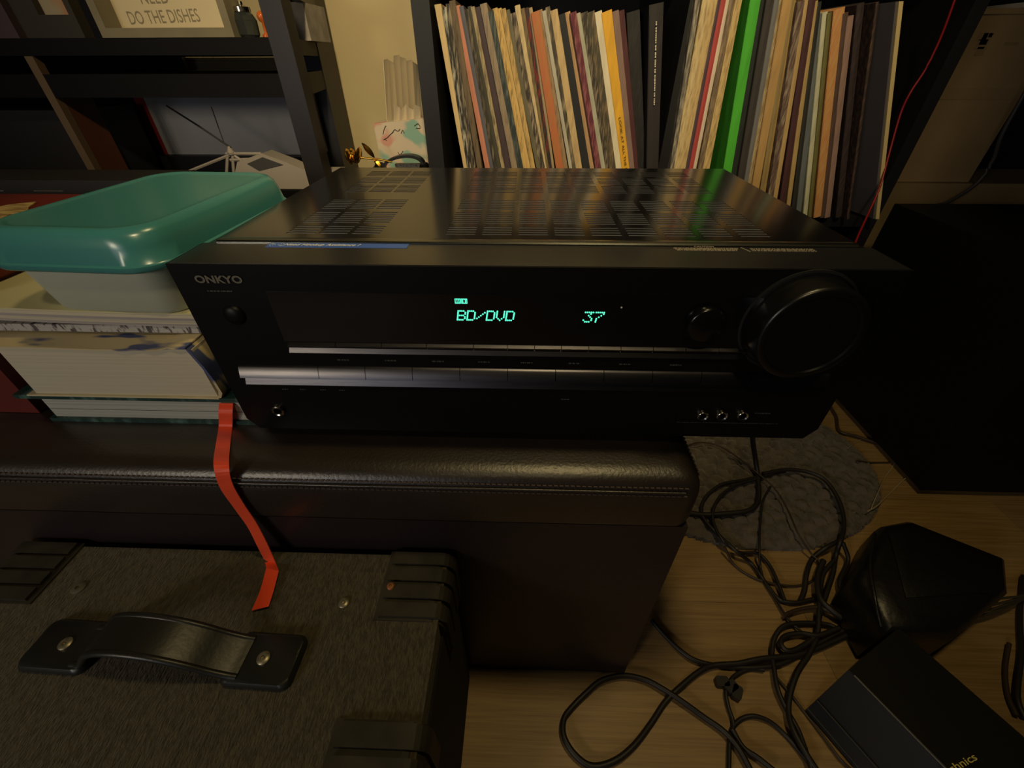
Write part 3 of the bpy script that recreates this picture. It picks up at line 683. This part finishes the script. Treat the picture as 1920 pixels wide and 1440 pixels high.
# white carton in the lower shelf, on a black case
wc = root('white_carton', (-.60, .86, .452), 'long pale grey carton with a red end on the rack', 'box')
a_ = at(300, 292, 1, .82); b_ = at(632, 272, 1, .82)
bx('body', mat('pale_carton', (.62, .61, .60), rough=.55, var=.1, vscale=5), wc, a_.x+.045, -.470, .82, .94, .452, .5700, bevel=.001)
bx('red_end', mat('carton_red', (.45, .02, .012), rough=.5), wc, a_.x, a_.x+.022, .8195, .94, .452, .5700, bevel=.001)
bx('white_band', mat('carton_white', (.62, .60, .54), rough=.55), wc, a_.x+.022, a_.x+.045, .8193, .94, .452, .5700, bevel=.001)
tag(bx('flat_case', mat('flat_black', (.01, .01, .011), rough=.5), None, -.95, -.47, .80, .95, .4205, .4515, bevel=.002, origin=(-.7, .87, .4205)), 'flat black case under the pale carton', 'case')
for i, (x0, x1) in enumerate(((-1.30, -1.08), (-1.06, -.83))):
    tag(bx('storage_box', mat('storage_black', (.012, .010, .010), rough=.6), None, x0, x1, .65, .79, .4205, .55, bevel=.003, origin=((x0+x1)/2, .75, .4205)), ['black storage box at the left end of the lower rack shelf', 'black storage box left of the orange brown divider'][i], 'box')
# toy helicopter
YH = .665
hc = root('toy_helicopter', (-.50, YH, .4205), 'white toy helicopter with dark windows standing on the lower rack shelf', 'toy')
m_toy = mat('toy_white', (.36, .32, .28), rough=.5); m_tw = mat('toy_window', (.07, .07, .075), rough=.15)
def P3(x, y, d=0): return at(x, y, 1, YH+d)
bm = BM()
hull = [P3(455, 300), P3(500, 284), P3(548, 302), P3(584, 318), P3(600, 342), P3(590, 362), P3(500, 362), P3(448, 335)]
prism_y(bm, [(p.x, p.z) for p in hull], YH-.020, YH+.020); mk('fuselage', bm, m_toy, hc, bevel=.004, seg=3)
bm = BM(); prism_y(bm, [(p.x, p.z) for p in (P3(474, 303), P3(502, 291), P3(540, 305), P3(496, 316))], YH-.0212, YH-.0190); mk('window', bm, m_tw, hc)
bm = BM()
for a_, b_ in (((432, 290), (345, 325)), ((427, 290), (424, 345)), ((436, 290), (440, 345)), ((440, 292), (500, 335)), ((424, 288), (490, 288)), ((432, 300), (478, 298))):
    tube(bm, [P3(*a_), P3(*b_)], .0028, 6, 0)
mk('strut_frame', bm, m_toy, hc)
bm = BM(); c = P3(432, 283); lathe(bm, (c.x, YH, c.z-.006), [(.006, 0), (.007, .004), (.004, .010), (.002, .014)], 'z', 12); mk('rotor_hub', bm, m_toy, hc)
bm = BM(); tube(bm, [P3(433, 277), P3(372, 236), P3(312, 198)], .0016, 6, 0); mk('antenna', bm, mat('antenna_black', (.006, .006, .006), rough=.4), hc, smooth=True)
bm = BM(); tube(bm, [P3(420, 268), P3(396, 200)], .0010, 6, 0); mk('thin_rod', bm, mat('rod_grey', (.04, .035, .03), rough=.4), hc, smooth=True)
bm = BM(); c = P3(628, 316, -.02)
lathe(bm, (c.x, YH-.02, .4295), [(.009, 0), (.009, .012), (.006, .013)], 'y', 16); mk('wheel', bm, m_hole, hc, smooth=True)
bm = BM(); box(bm, P3(600, 300).x, P3(640, 300).x-.004, YH-.018, YH+.02, .4310, .4520); mk('nose', bm, m_toy, hc, bevel=.003)

# ------------------------------------------------------------------ small table with gift bag, rose and headband
tb = root('side_table', (-.275, .78, 0), 'small low black side table behind the receiver', 'table')
bx('tabletop', m_rack, tb, -.372, -.186, .62, .93, .405, .418, bevel=.001)
for x in (-.366, -.204):
    for y in (.63, .905): bx('leg', m_rack, tb, x, x+.014, y, y+.014, 0, .405)
gb = root('gift_bag', (-.262, .77, .418), 'pastel floral gift bag with crumpled tissue paper sticking out of it', 'bag')
m_fl = mat('pastel_floral', (.62, .52, .40), rough=.6, c2=(.60, .30, .24), vscale=26, lo=.50, hi=.58, detail=1.5)
nt = m_fl.node_tree; bnode = nt.nodes['Principled BSDF']
n2 = nt.nodes.new('ShaderNodeTexNoise'); n2.inputs['Scale'].default_value = 19; n2.inputs['Detail'].default_value = 1.5
tc = nt.nodes.new('ShaderNodeTexCoord'); mpp = nt.nodes.new('ShaderNodeMapping'); mpp.inputs['Location'].default_value = (3.3, 1.2, .4)
nt.links.new(tc.outputs['Object'], mpp.inputs[0]); nt.links.new(mpp.outputs[0], n2.inputs['Vector'])
rr = nt.nodes.new('ShaderNodeValToRGB'); rr.color_ramp.elements[0].position = .55; rr.color_ramp.elements[1].position = .60
rr.color_ramp.elements[0].color = (0, 0, 0, 1); rr.color_ramp.elements[1].color = (1, 1, 1, 1); nt.links.new(n2.outputs[0], rr.inputs[0])
mx = nt.nodes.new('ShaderNodeMixRGB'); mx.inputs[2].default_value = (.24, .42, .34, 1)
src = bnode.inputs['Base Color'].links[0].from_socket
nt.links.new(rr.outputs[0], mx.inputs[0]); nt.links.new(src, mx.inputs[1]); nt.links.new(mx.outputs[0], bnode.inputs['Base Color'])
YG = .74
a_ = at(700, 232, 1, YG); b_ = at(795, 222, 1, YG); c_ = at(713, 312, 1, YG); d_ = at(806, 312, 1, YG)
bm = BM(); hexa(bm, [(c_.x+.004, YG, .418), (d_.x+.003, YG, .418), (d_.x+.006, YG+.07, .418), (c_.x+.002, YG+.07, .418)], [(a_.x, YG, a_.z), (b_.x, YG, b_.z), (b_.x+.004, YG+.07, b_.z), (a_.x, YG+.07, a_.z)])
mk('bag_body', bm, m_fl, gb, bevel=.001)
# dark script on the bag
bm = BM()
for pts in (((718, 252), (721, 240), (724, 236)), ((719, 262), (726, 258), (732, 252), (738, 247)), ((735, 250), (740, 243), (746, 246), (750, 242)), ((752, 250), (755, 244), (758, 250)), ((722, 260), (725, 264)), ((777, 236), (784, 232), (788, 240), (780, 240)), ((746, 285), (750, 290), (756, 283))):
    tube(bm, [at(x, y, 1, YG-.0008) for x, y in pts], .0006, 5, 3)
mk('ink_script', bm, mat('bag_ink', (.03, .035, .03)), gb)
m_tis = mat('tissue_paper', (.62, .54, .40), rough=.8)
bm = BM(); n = 40; top = []; bot = []
pleat = [(718, 112), (722, 110), (728, 112), (733, 118), (738, 104), (744, 103), (750, 106), (756, 110), (762, 114), (768, 112), (775, 116), (778, 122)]
for j, (px, py) in enumerate(pleat):
    y = YG+.03+(.012 if j % 2 else -.010)
    tp = at(px, py, 1, YG+.02); bt = at(724+j*(62/11), 224, 1, YG+.02)
    top.append(bm.verts.new((tp.x, y, tp.z))); bot.append(bm.verts.new((bt.x, y, bt.z-.01)))
for j in range(len(top)-1): bm.faces.new([bot[j], bot[j+1], top[j+1], top[j]])
o = mk('tissue', bm, m_tis, gb); sm = o.modifiers.new('thick', 'SOLIDIFY'); sm.thickness = .0012
bm = BM(); top = []; bot = []
for j in range(8):
    y = YG+.01+(.008 if j % 2 else -.003)
    tp = at(740+j*6.5, 196+(j % 3)*5, 1, YG+.01); bt = at(738+j*7, 230, 1, YG+.01)
    top.append(bm.verts.new((tp.x, y, tp.z))); bot.append(bm.verts.new((bt.x, y, bt.z-.006)))
for j in range(7): bm.faces.new([bot[j], bot[j+1], top[j+1], top[j]])
o = mk('tissue', bm, m_tis, gb); sm = o.modifiers.new('thick', 'SOLIDIFY'); sm.thickness = .0012
# headphone band
hp = root('headphones', (-.25, .66, .418), 'black headphones with the curved headband in front of the gift bag', 'headphones')
bm = BM(); pts = [at(x, y, 1, .68) for x, y in ((716, 330), (722, 308), (738, 297), (760, 292), (780, 294), (793, 304), (798, 325))]
hw = Vector((0, .010, 0)); strip(bm, [(p, hw) for p in pts], None, .005, 5); mk('headband', bm, mat('band_black', (.012, .012, .012), rough=.4), hp, smooth=True)
for p in (pts[0], pts[-1]):
    bm = BM(); lathe(bm, (p.x-.008, .68, .440), [(.020, 0), (.022, .004), (.022, .012), (.018, .016)], 'x', 20); mk('ear_cup', bm, m_plastic, hp, smooth=True)
tag(bx('white_lace_doily', mat('doily', (.55, .52, .45), rough=.8, c2=(.25, .22, .18), vscale=220), None, at(742, 310, 1, .705).x, at(790, 310, 1, .705).x, .700, .712, .4185, .4550, bevel=.003, origin=(-.25, .705, .4185)), 'small white beaded box inside the curve of the headband', 'box')
# golden rose
gr = root('golden_rose', (-.35, .70, .418), 'shiny golden rose ornament lying left of the gift bag', 'ornament')
m_gold = mat('gold_foil', (.75, .42, .06), rough=.22, metal=1)
c = at(662, 293, 1, .67)
bm = BM()
for k in range(9):
    a = k*2.4; rr_ = .004+.0018*k; 
    q = Vector((c.x+math.cos(a)*rr_*.6, .67+math.sin(a)*rr_*.5, c.z-.002+k*.0004))
    rings = []
    for s in range(5):
        t = s/4; rr2 = (.007+.0010*k)*math.sin(PI*(.18+.7*t))
        rings.append([q+Vector((-t*.010+.004+math.cos(b)*rr2*.35*math.cos(a), math.sin(b)*rr2, math.cos(b)*rr2)) for b in [2*PI*x/8 for x in range(8)]])
    loft(bm, rings)
mk('bloom', bm, m_gold, gr, smooth=True)
bm = BM(); tube(bm, [(c.x+.004, .67, c.z), at(690, 297, 1, .67), at(712, 299, 1, .67), at(735, 304, 1, .67)], .0018, 8); mk('stem', bm, m_gold, gr, smooth=True)
for (bx0, by0, tx, ty, wd) in ((702, 296, 678, 268, 8), (700, 298, 716, 318, 7)):
    bm = BM(); b0 = at(bx0, by0, 1, .67); t0 = at(tx, ty, 1, .665); dd = t0-b0; nn = Vector((dd.z, 0, -dd.x)).normalized()
    R = []
    for s in range(9):
        t = s/8; hw_ = math.sin(PI*min(t*1.0, 1))**.8*wd*.0013*.5+.0003; pz = b0+dd*t
        R.append([pz-nn*hw_+Vector((0, .002, 0)), pz+Vector((0, -.0015, 0)), pz+nn*hw_+Vector((0, .002, 0)), pz+Vector((0, .0025, 0))])
    loft(bm, R); mk('leaf', bm, m_gold, gr, smooth=True)

# ------------------------------------------------------------------ right side: subwoofer, cartons, cabinet
sb = root('subwoofer', (.95, .43, 0), 'big black floor speaker box right of the receiver', 'speaker')
m_sub = mat('black_vinyl', (.0035, .0035, .004), rough=.6, spec=.25)
bx('enclosure', m_sub, sb, .708, 1.15, .262, .64, .012, .40, bevel=.004)
for x in (.74, 1.11):
    for y in (.29, .60): bx('foot', m_hole, sb, x-.015, x+.015, y-.015, y+.015, 0, .012)
m_card = mat('brown_cardboard', (.34, .225, .10), rough=.8, var=.15, vscale=8)
m_card2 = mat('brown_cardboard_low', (.28, .19, .085), rough=.8, var=.15, vscale=8)
m_tape = mat('packing_tape', (.34, .23, .11), rough=.25)
m_mark = mat('carton_print', (.25, .165, .07), rough=.8)
c1 = root('cardboard_box', (.9, .87, .405), 'tall brown cardboard box with tape on the far right, upper of two', 'box')
bx('carton', m_card, c1, .800, .972, .800, .94, .405, .690, bevel=.002)
bx('flap', m_card, c1, .800, .972, .797, .80, .684, .692)
bx('tape_strip', m_tape, c1, .801, .971, .7992, .8, .556, .575)
bm = BM()
for q in ((1838, 60, 1846, 76), (1846, 62, 1850, 84), (1836, 74, 1843, 92), (1834, 88, 1841, 104), (1856, 62, 1860, 70)):
    p0 = at(q[0], q[1], 1, .7995); p1 = at(q[2], q[3], 1, .7995); box(bm, min(p0.x, p1.x), max(p0.x, p1.x)+.001, .7993, .8, min(p0.z, p1.z), max(p0.z, p1.z))
p0 = at(1885, 79, 1, .7995); p1 = at(1908, 84, 1, .7995); box(bm, p0.x, p1.x, .7993, .8, p1.z, p0.z)
mk('printed_marks', bm, m_mark, c1)['kind'] = 'stuff'
c2 = root('cardboard_box', (.95, .88, 0), 'wide brown cardboard box under the taller one on the right', 'box')
bx('carton', m_card2, c2, .790, 1.25, .79, .95, .002, .404, bevel=.003)
tag(bx('paper_sheet', mat('white_paper', (.45, .42, .36), rough=.5), None, .88, 1.00, .80, .93, .6925, .7000, bevel=.001, origin=(.93, .87, .6925)), 'crumpled white plastic packet on top of the tall cardboard box', 'packet')
tag(bx('tall_black_cabinet', m_blackwood, None, .72, 1.9, .955, .995, 0, 1.3, bevel=.002, origin=(1.3, .975, 0)), 'tall black cabinet board behind the cardboard boxes', 'cabinet')
bm = BM(); tube(bm, [at(x, y, 1, .76) for x, y in ((1935, 150), (1880, 250), (1862, 300), (1830, 345), (1778, 378), (1755, 385))], .0035, 8)
tag(mk('grey_cable', bm, mat('cable_grey', (.05, .045, .04), rough=.5), None, smooth=True, origin=(.9, .76, .45)), 'dark grey cable drooping in front of the cardboard boxes', 'cable')

# ------------------------------------------------------------------ floor mat
m_mat = mat('grey_plush', (.135, .110, .080), rough=.95, var=.45, vscale=60, bump=.8, bscale=260, dist=.003, sheen=.4)
cxm, cym, rxm, rym = .395, .345, .272, .205
bm = BM(); n = 150; V = {}
def inside(x, y): return ((x-cxm)/rxm)**2+((y-cym)/rym)**2
ni, nj = 150, 110
for i in range(ni+1):
    for j in range(nj+1):
        x = cxm-rxm+2*rxm*i/ni; y = cym-rym+2*rym*j/nj; q = inside(x, y)
        if q <= 1.0 and x > .137:
            e = min(1, (1-q)*7)
            row = (x*46) + .35*math.sin(y*90); cell = abs(math.sin(row*PI)); ch = abs(math.sin((y*38+.5*math.floor(row))*PI))
            h = .003+.013*e**.5*(.35+.65*(cell*ch)**.5)+random.uniform(-.0006, .0006)
            V[i, j] = bm.verts.new((x, y, h))
for i in range(ni):
    for j in range(nj):
        k = [(i, j), (i+1, j), (i+1, j+1), (i, j+1)]
        if all(a in V for a in k): bm.faces.new([V[a] for a in k])
be = [e for e in bm.edges if len(e.link_faces) == 1]
r_ = bmesh.ops.extrude_edge_only(bm, edges=be)
for v in [g for g in r_['geom'] if isinstance(g, bmesh.types.BMVert)]: v.co.z = .0005
bmat = root('floor_mat', (cxm, cym, 0), 'round grey plush mat under the cables beside the ottoman', 'mat')
mk('plush_pad', bm, m_mat, bmat, smooth=True)
bm = BM(); rnd = random.Random(5)     # short pile, standing fibres
for k in range(9000):
    a = rnd.uniform(0, 2*PI); r0 = math.sqrt(rnd.random())
    if k % 3 == 0: r0 = rnd.uniform(.95, 1.0)
    x = cxm+rxm*r0*math.cos(a); y = cym+rym*r0*math.sin(a)
    if x < .14 or (y > .42): continue
    z0 = .006 if r0 > .95 else .010; s = rnd.uniform(.004, .007); dx, dy = rnd.uniform(-1, 1)*.003, rnd.uniform(-1, 1)*.003
    v = [bm.verts.new(p) for p in ((x-.0004, y, z0-.004), (x+.0004, y, z0-.004), (x+dx, y+dy, z0+s))]; bm.faces.new(v)
o = mk('pile', bm, m_mat, bmat); o['kind'] = 'stuff'

# ------------------------------------------------------------------ cables on the floor
def z5(p): return (1160+p[0]/2.057, 740+p[1]/2.057)
def z6(p): return (1440+p[0]/2.057, 740+p[1]/2.057)
def z4(p): return (560+p[0]/2.1816, 780+p[1]/2.1816)
m_cab = mat('cable_black', (.016, .013, .011), rough=.5); m_cab2 = mat('cable_brown', (.045, .028, .016), rough=.5); m_bare = mat('bare_wire', (.42, .35, .22), rough=.4)
def cable(pts, conv, r, label, m=m_cab, z=None, lift=0):
    P = []; n = len(pts)
    for i, q in enumerate(pts):
        px, py = conv(q); base = r+.0006+lift
        w0 = at(px, py, 2, base)
        if inside(w0.x, w0.y) < 1.06: base = .0155+r+lift
        if z and i in z: base = z[i]
        P.append(at(px, py, 2, base+.0012*math.sin(i*1.7+r*900)+.0012))
    bm = BM(); tube(bm, P, r, 8, 6)
    o = mk('cable', bm, m, None, smooth=True, origin=(P[0].x, P[0].y, 0)); return tag(o, label, 'cable', 'loose cables on the floor')
cable([(515,150),(520,200),(528,250),(536,310),(541,380),(530,425),(490,450),(400,460),(330,463),(262,455)], z5, .0042, 'thick black cable dropping from the receiver across the mat then bending left', z={0: .10, 1: .07, 2: .04})
cable([(555,305),(640,290),(720,296),(790,325),(840,390),(865,460),(868,520),(852,575),(838,620),(826,690),(800,770),(775,850),(765,930),(735,1000),(690,1070),(662,1150),(655,1220),(672,1290),(720,1380),(762,1445)], z5, .0034, 'black cable arching over the mat and running down to the bottom edge', lift=.006)
cable([(640,296),(560,312),(480,330),(400,345),(350,380),(323,420),(322,465),(350,505),(400,555),(455,605),(505,645),(545,695),(580,745),(620,790),(680,802),(745,790),(800,775)], z5, .0030, 'black cable looping around the left of the mat to the tangle')
cable([(600,300),(530,325),(450,350),(395,390),(368,435),(365,490),(400,560),(465,608),(535,612),(580,655),(612,720),(640,792)], z5, .0026, 'inner black cable loop over the mat ending beside the tangle', lift=.004)
cable([(250,202),(310,185),(380,195),(450,235),(520,290),(600,360),(650,440),(690,530),(740,610),(775,640)], z5, .0014, 'thin brown cable crossing the mat diagonally', m_cab2, lift=.009)
cable([(585,355),(557,410),(546,500),(543,600),(546,660),(562,720),(600,780),(650,860),(705,915)], z5, .0018, 'thin black cable running straight down from the mat', lift=.003)
cable([(408,585),(440,650),(490,690),(560,720),(640,736),(700,736),(750,716),(775,680),(765,640)], z5, .0018, 'thin brown cable sagging below the mat edge', m_cab2)
cable([(860,560),(800,590),(748,632),(725,690),(718,750),(700,800)], z5, .0034, 'short dark cable curling at the right below the mat')
cable([(126,868),(170,920),(230,980),(290,1022),(360,1042),(450,1052),(540,1052),(620,1040),(700,1002),(780,955),(860,912),(940,905),(1000,870),(1010,790),(985,700),(970,600),(985,540)], z5, .0032, 'black cable from under the ottoman to the black pouch')
cable([(2330,850),(2182,925),(2051,975),(1900,992),(1800,1012),(1700,1020),(1640,1045),(1560,1110),(1500,1170),(1440,1260),(1370,1350),(1290,1412),(1200,1432),(1130,1385),(1085,1310),(1085,1240),(1120,1190),(1180,1130),(1240,1082),(1330,1062),(1420,1080),(1500,1122),(1580,1175),(1658,1232),(1740,1290),(1800,1360),(1850,1450)], z4, .0034, 'black cable making the big loop at the bottom centre of the floor', lift=.003)
cable([(560,1062),(500,1060),(445,1088),(415,1140),(422,1200),(442,1270),(428,1340),(425,1450)], z5, .0026, 'black cable hooking over and dropping to the bottom edge')
cable([(850,905),(800,885),(720,880),(645,888),(605,930),(592,990),(600,1060),(612,1130),(640,1200),(690,1290),(720,1370),(745,1450)], z5, .0030, 'dark cable leaving the tangle and going down beside the black box', lift=.004)
cable([(425,1340),(440,1285),(475,1250),(525,1240),(585,1262),(645,1315),(705,1385),(755,1450)], z5, .0026, 'black cable arc at the bottom edge')
cable([(438,1290),(480,1360),(540,1402),(600,1450)], z5, .0030, 'short black cable end at the bottom edge', lift=.003)
cable([(830,640),(790,690),(778,760),(772,840),(765,920),(705,972),(655,988),(626,962),(642,932),(700,920),(770,928),(850,900)], z5, .0032, 'black cable coiled in the middle of the tangle', lift=.007)
cable([(640,850),(690,830),(760,820),(820,840),(880,880)], z5, .0026, 'short dark cable crossing the tangle', m_cab2, lift=.008)
cable([(790,640),(768,700),(775,780),(820,830),(880,870),(960,900)], z5, .0040, 'thick black cable strand in the knot of the tangle', lift=.010)
cable([(865,570),(885,640),(852,720),(872,785),(910,835)], z5, .0030, 'dark wavy cable beside the black pouch', lift=.006)
cable([(600,1080),(660,1150),(720,1230),(790,1320),(850,1400),(900,1450)], z5, .0016, 'thin brown cable running to the bottom edge left of the black box', m_cab2)
cable([(530,322),(505,345),(470,380),(425,425),(385,450)], z6, .0010, 'bare cream wire pointing away from the floor speaker', m_bare)
cable([(486,205),(494,240),(482,275),(450,320),(425,375),(395,445)], z6, .0008, 'bent cream wire under the floor speaker corner', m_bare)
cable([(310,206),(335,185),(365,172),(420,182),(490,196)], z6, .0008, 'short cream wire nearest the receiver corner', m_bare)
cable([(236,40),(262,85),(275,140),(340,160),(430,190),(500,205)], z6, .0030, 'dark brown cable from behind the receiver to the floor speaker', m_cab2)
cable([(340,255),(400,262),(470,262)], z6, .0014, 'short dark wire on the floor under the cream wires', m_cab2)
for i, dy in enumerate((0, 14, 30, 52)):
    cable([(640+i*8,915-dy*.2),(720,890-dy),(800,860-dy*1.1),(880,835-dy*.9),(960,800-dy*.4),(1010,770)], z6, .0016, ['lowest grey cable of the bundle between pouch and box', 'second grey cable of the bundle between pouch and box', 'third grey cable of the bundle between pouch and box', 'topmost grey cable of the bundle between pouch and box'][i], mat('cable_dull', (.05, .045, .03), rough=.4), lift=.02+.003*i)
cable([(985,700),(970,850),(975,1000),(960,1160),(990,1250)], z6, .0034, 'black cable along the right edge of the floor')
cable([(930,960),(915,1060),(925,1160),(960,1240)], z6, .0026, 'brown cable along the right edge of the floor', m_cab2)
cl = root('cable_clip', (*at(1365, 1288, 2, 0).xy, 0), 'small black cable clip lying on the floor', 'clip')
for i, q in enumerate(((398, 1108), (432, 1128), (455, 1150))):
    c = at(*z5(q), 2, .006); bm = BM(); loft(bm, [rrect(c.x, c.y, .016, .011, .003, z_, .5*i, 3) for z_ in (.0005, .008, .010)]); mk('clip_jaw', bm, m_cab, cl, smooth=True)

# black pouch and black box at lower right
pch = root('black_pouch', (.56, .07, 0), 'black rounded leather pouch among the cables', 'pouch')
m_pouch = mat('pouch_leather', (.007, .0065, .006), rough=.38, bump=.5, bscale=30, dist=.004)
bm = BM(); base = [at(*q, 2, .075) for q in ((1600, 1090), (1652, 982), (1704, 972), (1892, 1046), (1898, 1110), (1800, 1190), (1660, 1190))]
cb = sum(base, Vector())/len(base); rings = []
for s, z_ in ((.97, .002), (1.0, .012), (1.0, .055), (.97, .070), (.88, .079), (.70, .083)): rings.append([(cb.x+(p.x-cb.x)*s, cb.y+(p.y-cb.y)*s, z_) for p in base])
loft(bm, rings); o = mk('pouch_body', bm, m_pouch, pch, bevel=.008, seg=4)
bm = BM(); fl_ = [at(*q, 2, .086) for q in ((1668, 1000), (1700, 985), (1870, 1050), (1860, 1110), (1700, 1120))]
cb2 = sum(fl_, Vector())/5
loft(bm, [[(p.x, p.y, .0815) for p in fl_], [(p.x, p.y, .0850) for p in fl_], [(cb2.x+(p.x-cb2.x)*.93, cb2.y+(p.y-cb2.y)*.93, .0865) for p in fl_]]); mk('flap', bm, m_pouch, pch, bevel=.002)
for q in ((1628, 1000), (1650, 1040)):
    pass
bm = BM(); tube(bm, [at(1640, 1000, 2, .088), at(1632, 1060, 2, .088), at(1640, 1120, 2, .085), at(1652, 1175, 2, .07)], .0022, 8); mk('piping', bm, m_pouch, pch, smooth=True)
bb = root('black_device', (.45, -.1, 0), 'black box device with gold lettering in the bottom right corner', 'electronics')
m_dev = mat('device_black', (.007, .0065, .0055), rough=.42)
ZD = .075
P1, P2 = at(1634, 1202, 2, ZD), at(1560, 1282, 2, ZD)
along = (at(1702, 1435, 2, ZD)-at(1557, 1280, 2, ZD)); along.z = 0; along.normalize()
acr = Vector((-along.y, along.x, 0))
if acr.x < 0: acr = -acr
wid = (P1-P2).dot(acr)+.045; o0 = Vector((P2.x, P2.y, 0))
def Q(a, c, z): p = o0+along*a+acr*c; return (p.x, p.y, z)
L_ = .26; slope = .030
bm = BM(); hexa(bm, [Q(.004, -.004, .002), Q(L_, -.004, .002), Q(L_, wid, .002), Q(0, wid, .002)], [Q(0, slope, ZD), Q(L_, slope, ZD), Q(L_, wid, ZD), Q(0, wid, ZD)])
mk('casing', bm, m_dev, bb, bevel=.003, seg=3)
bm = BM(); tube(bm, [Q(.006, slope, ZD), Q(L_-.004, slope, ZD)], .0015, 8, 0); mk('front_ridge', bm, mat('ridge_grey', (.06, .055, .045), rough=.3), bb, smooth=True)
bm = BM()
for c in (-.002, .004): tube(bm, [Q(.004, c, .012+c*3), Q(L_-.004, c, .012+c*3)], .0008, 6, 0)
mk('seam_line', bm, mat('seam_grey', (.04, .035, .025), rough=.4), bb)
ta, tb_ = at(1764, 1462, 2, ZD+.0008), at(1834, 1424, 2, ZD+.0008); du = (tb_-ta); Lw = du.length; du.normalize(); dv = Vector((-du.y, du.x, 0))
text('gold_lettering', 'Technics', mat('gold_print', (.70, .58, .16), rough=.35), bb, Lw, lambda u, v: Vector((ta.x, ta.y, ZD+.0008))+du*u+dv*v, height=.0055, bold=.01)
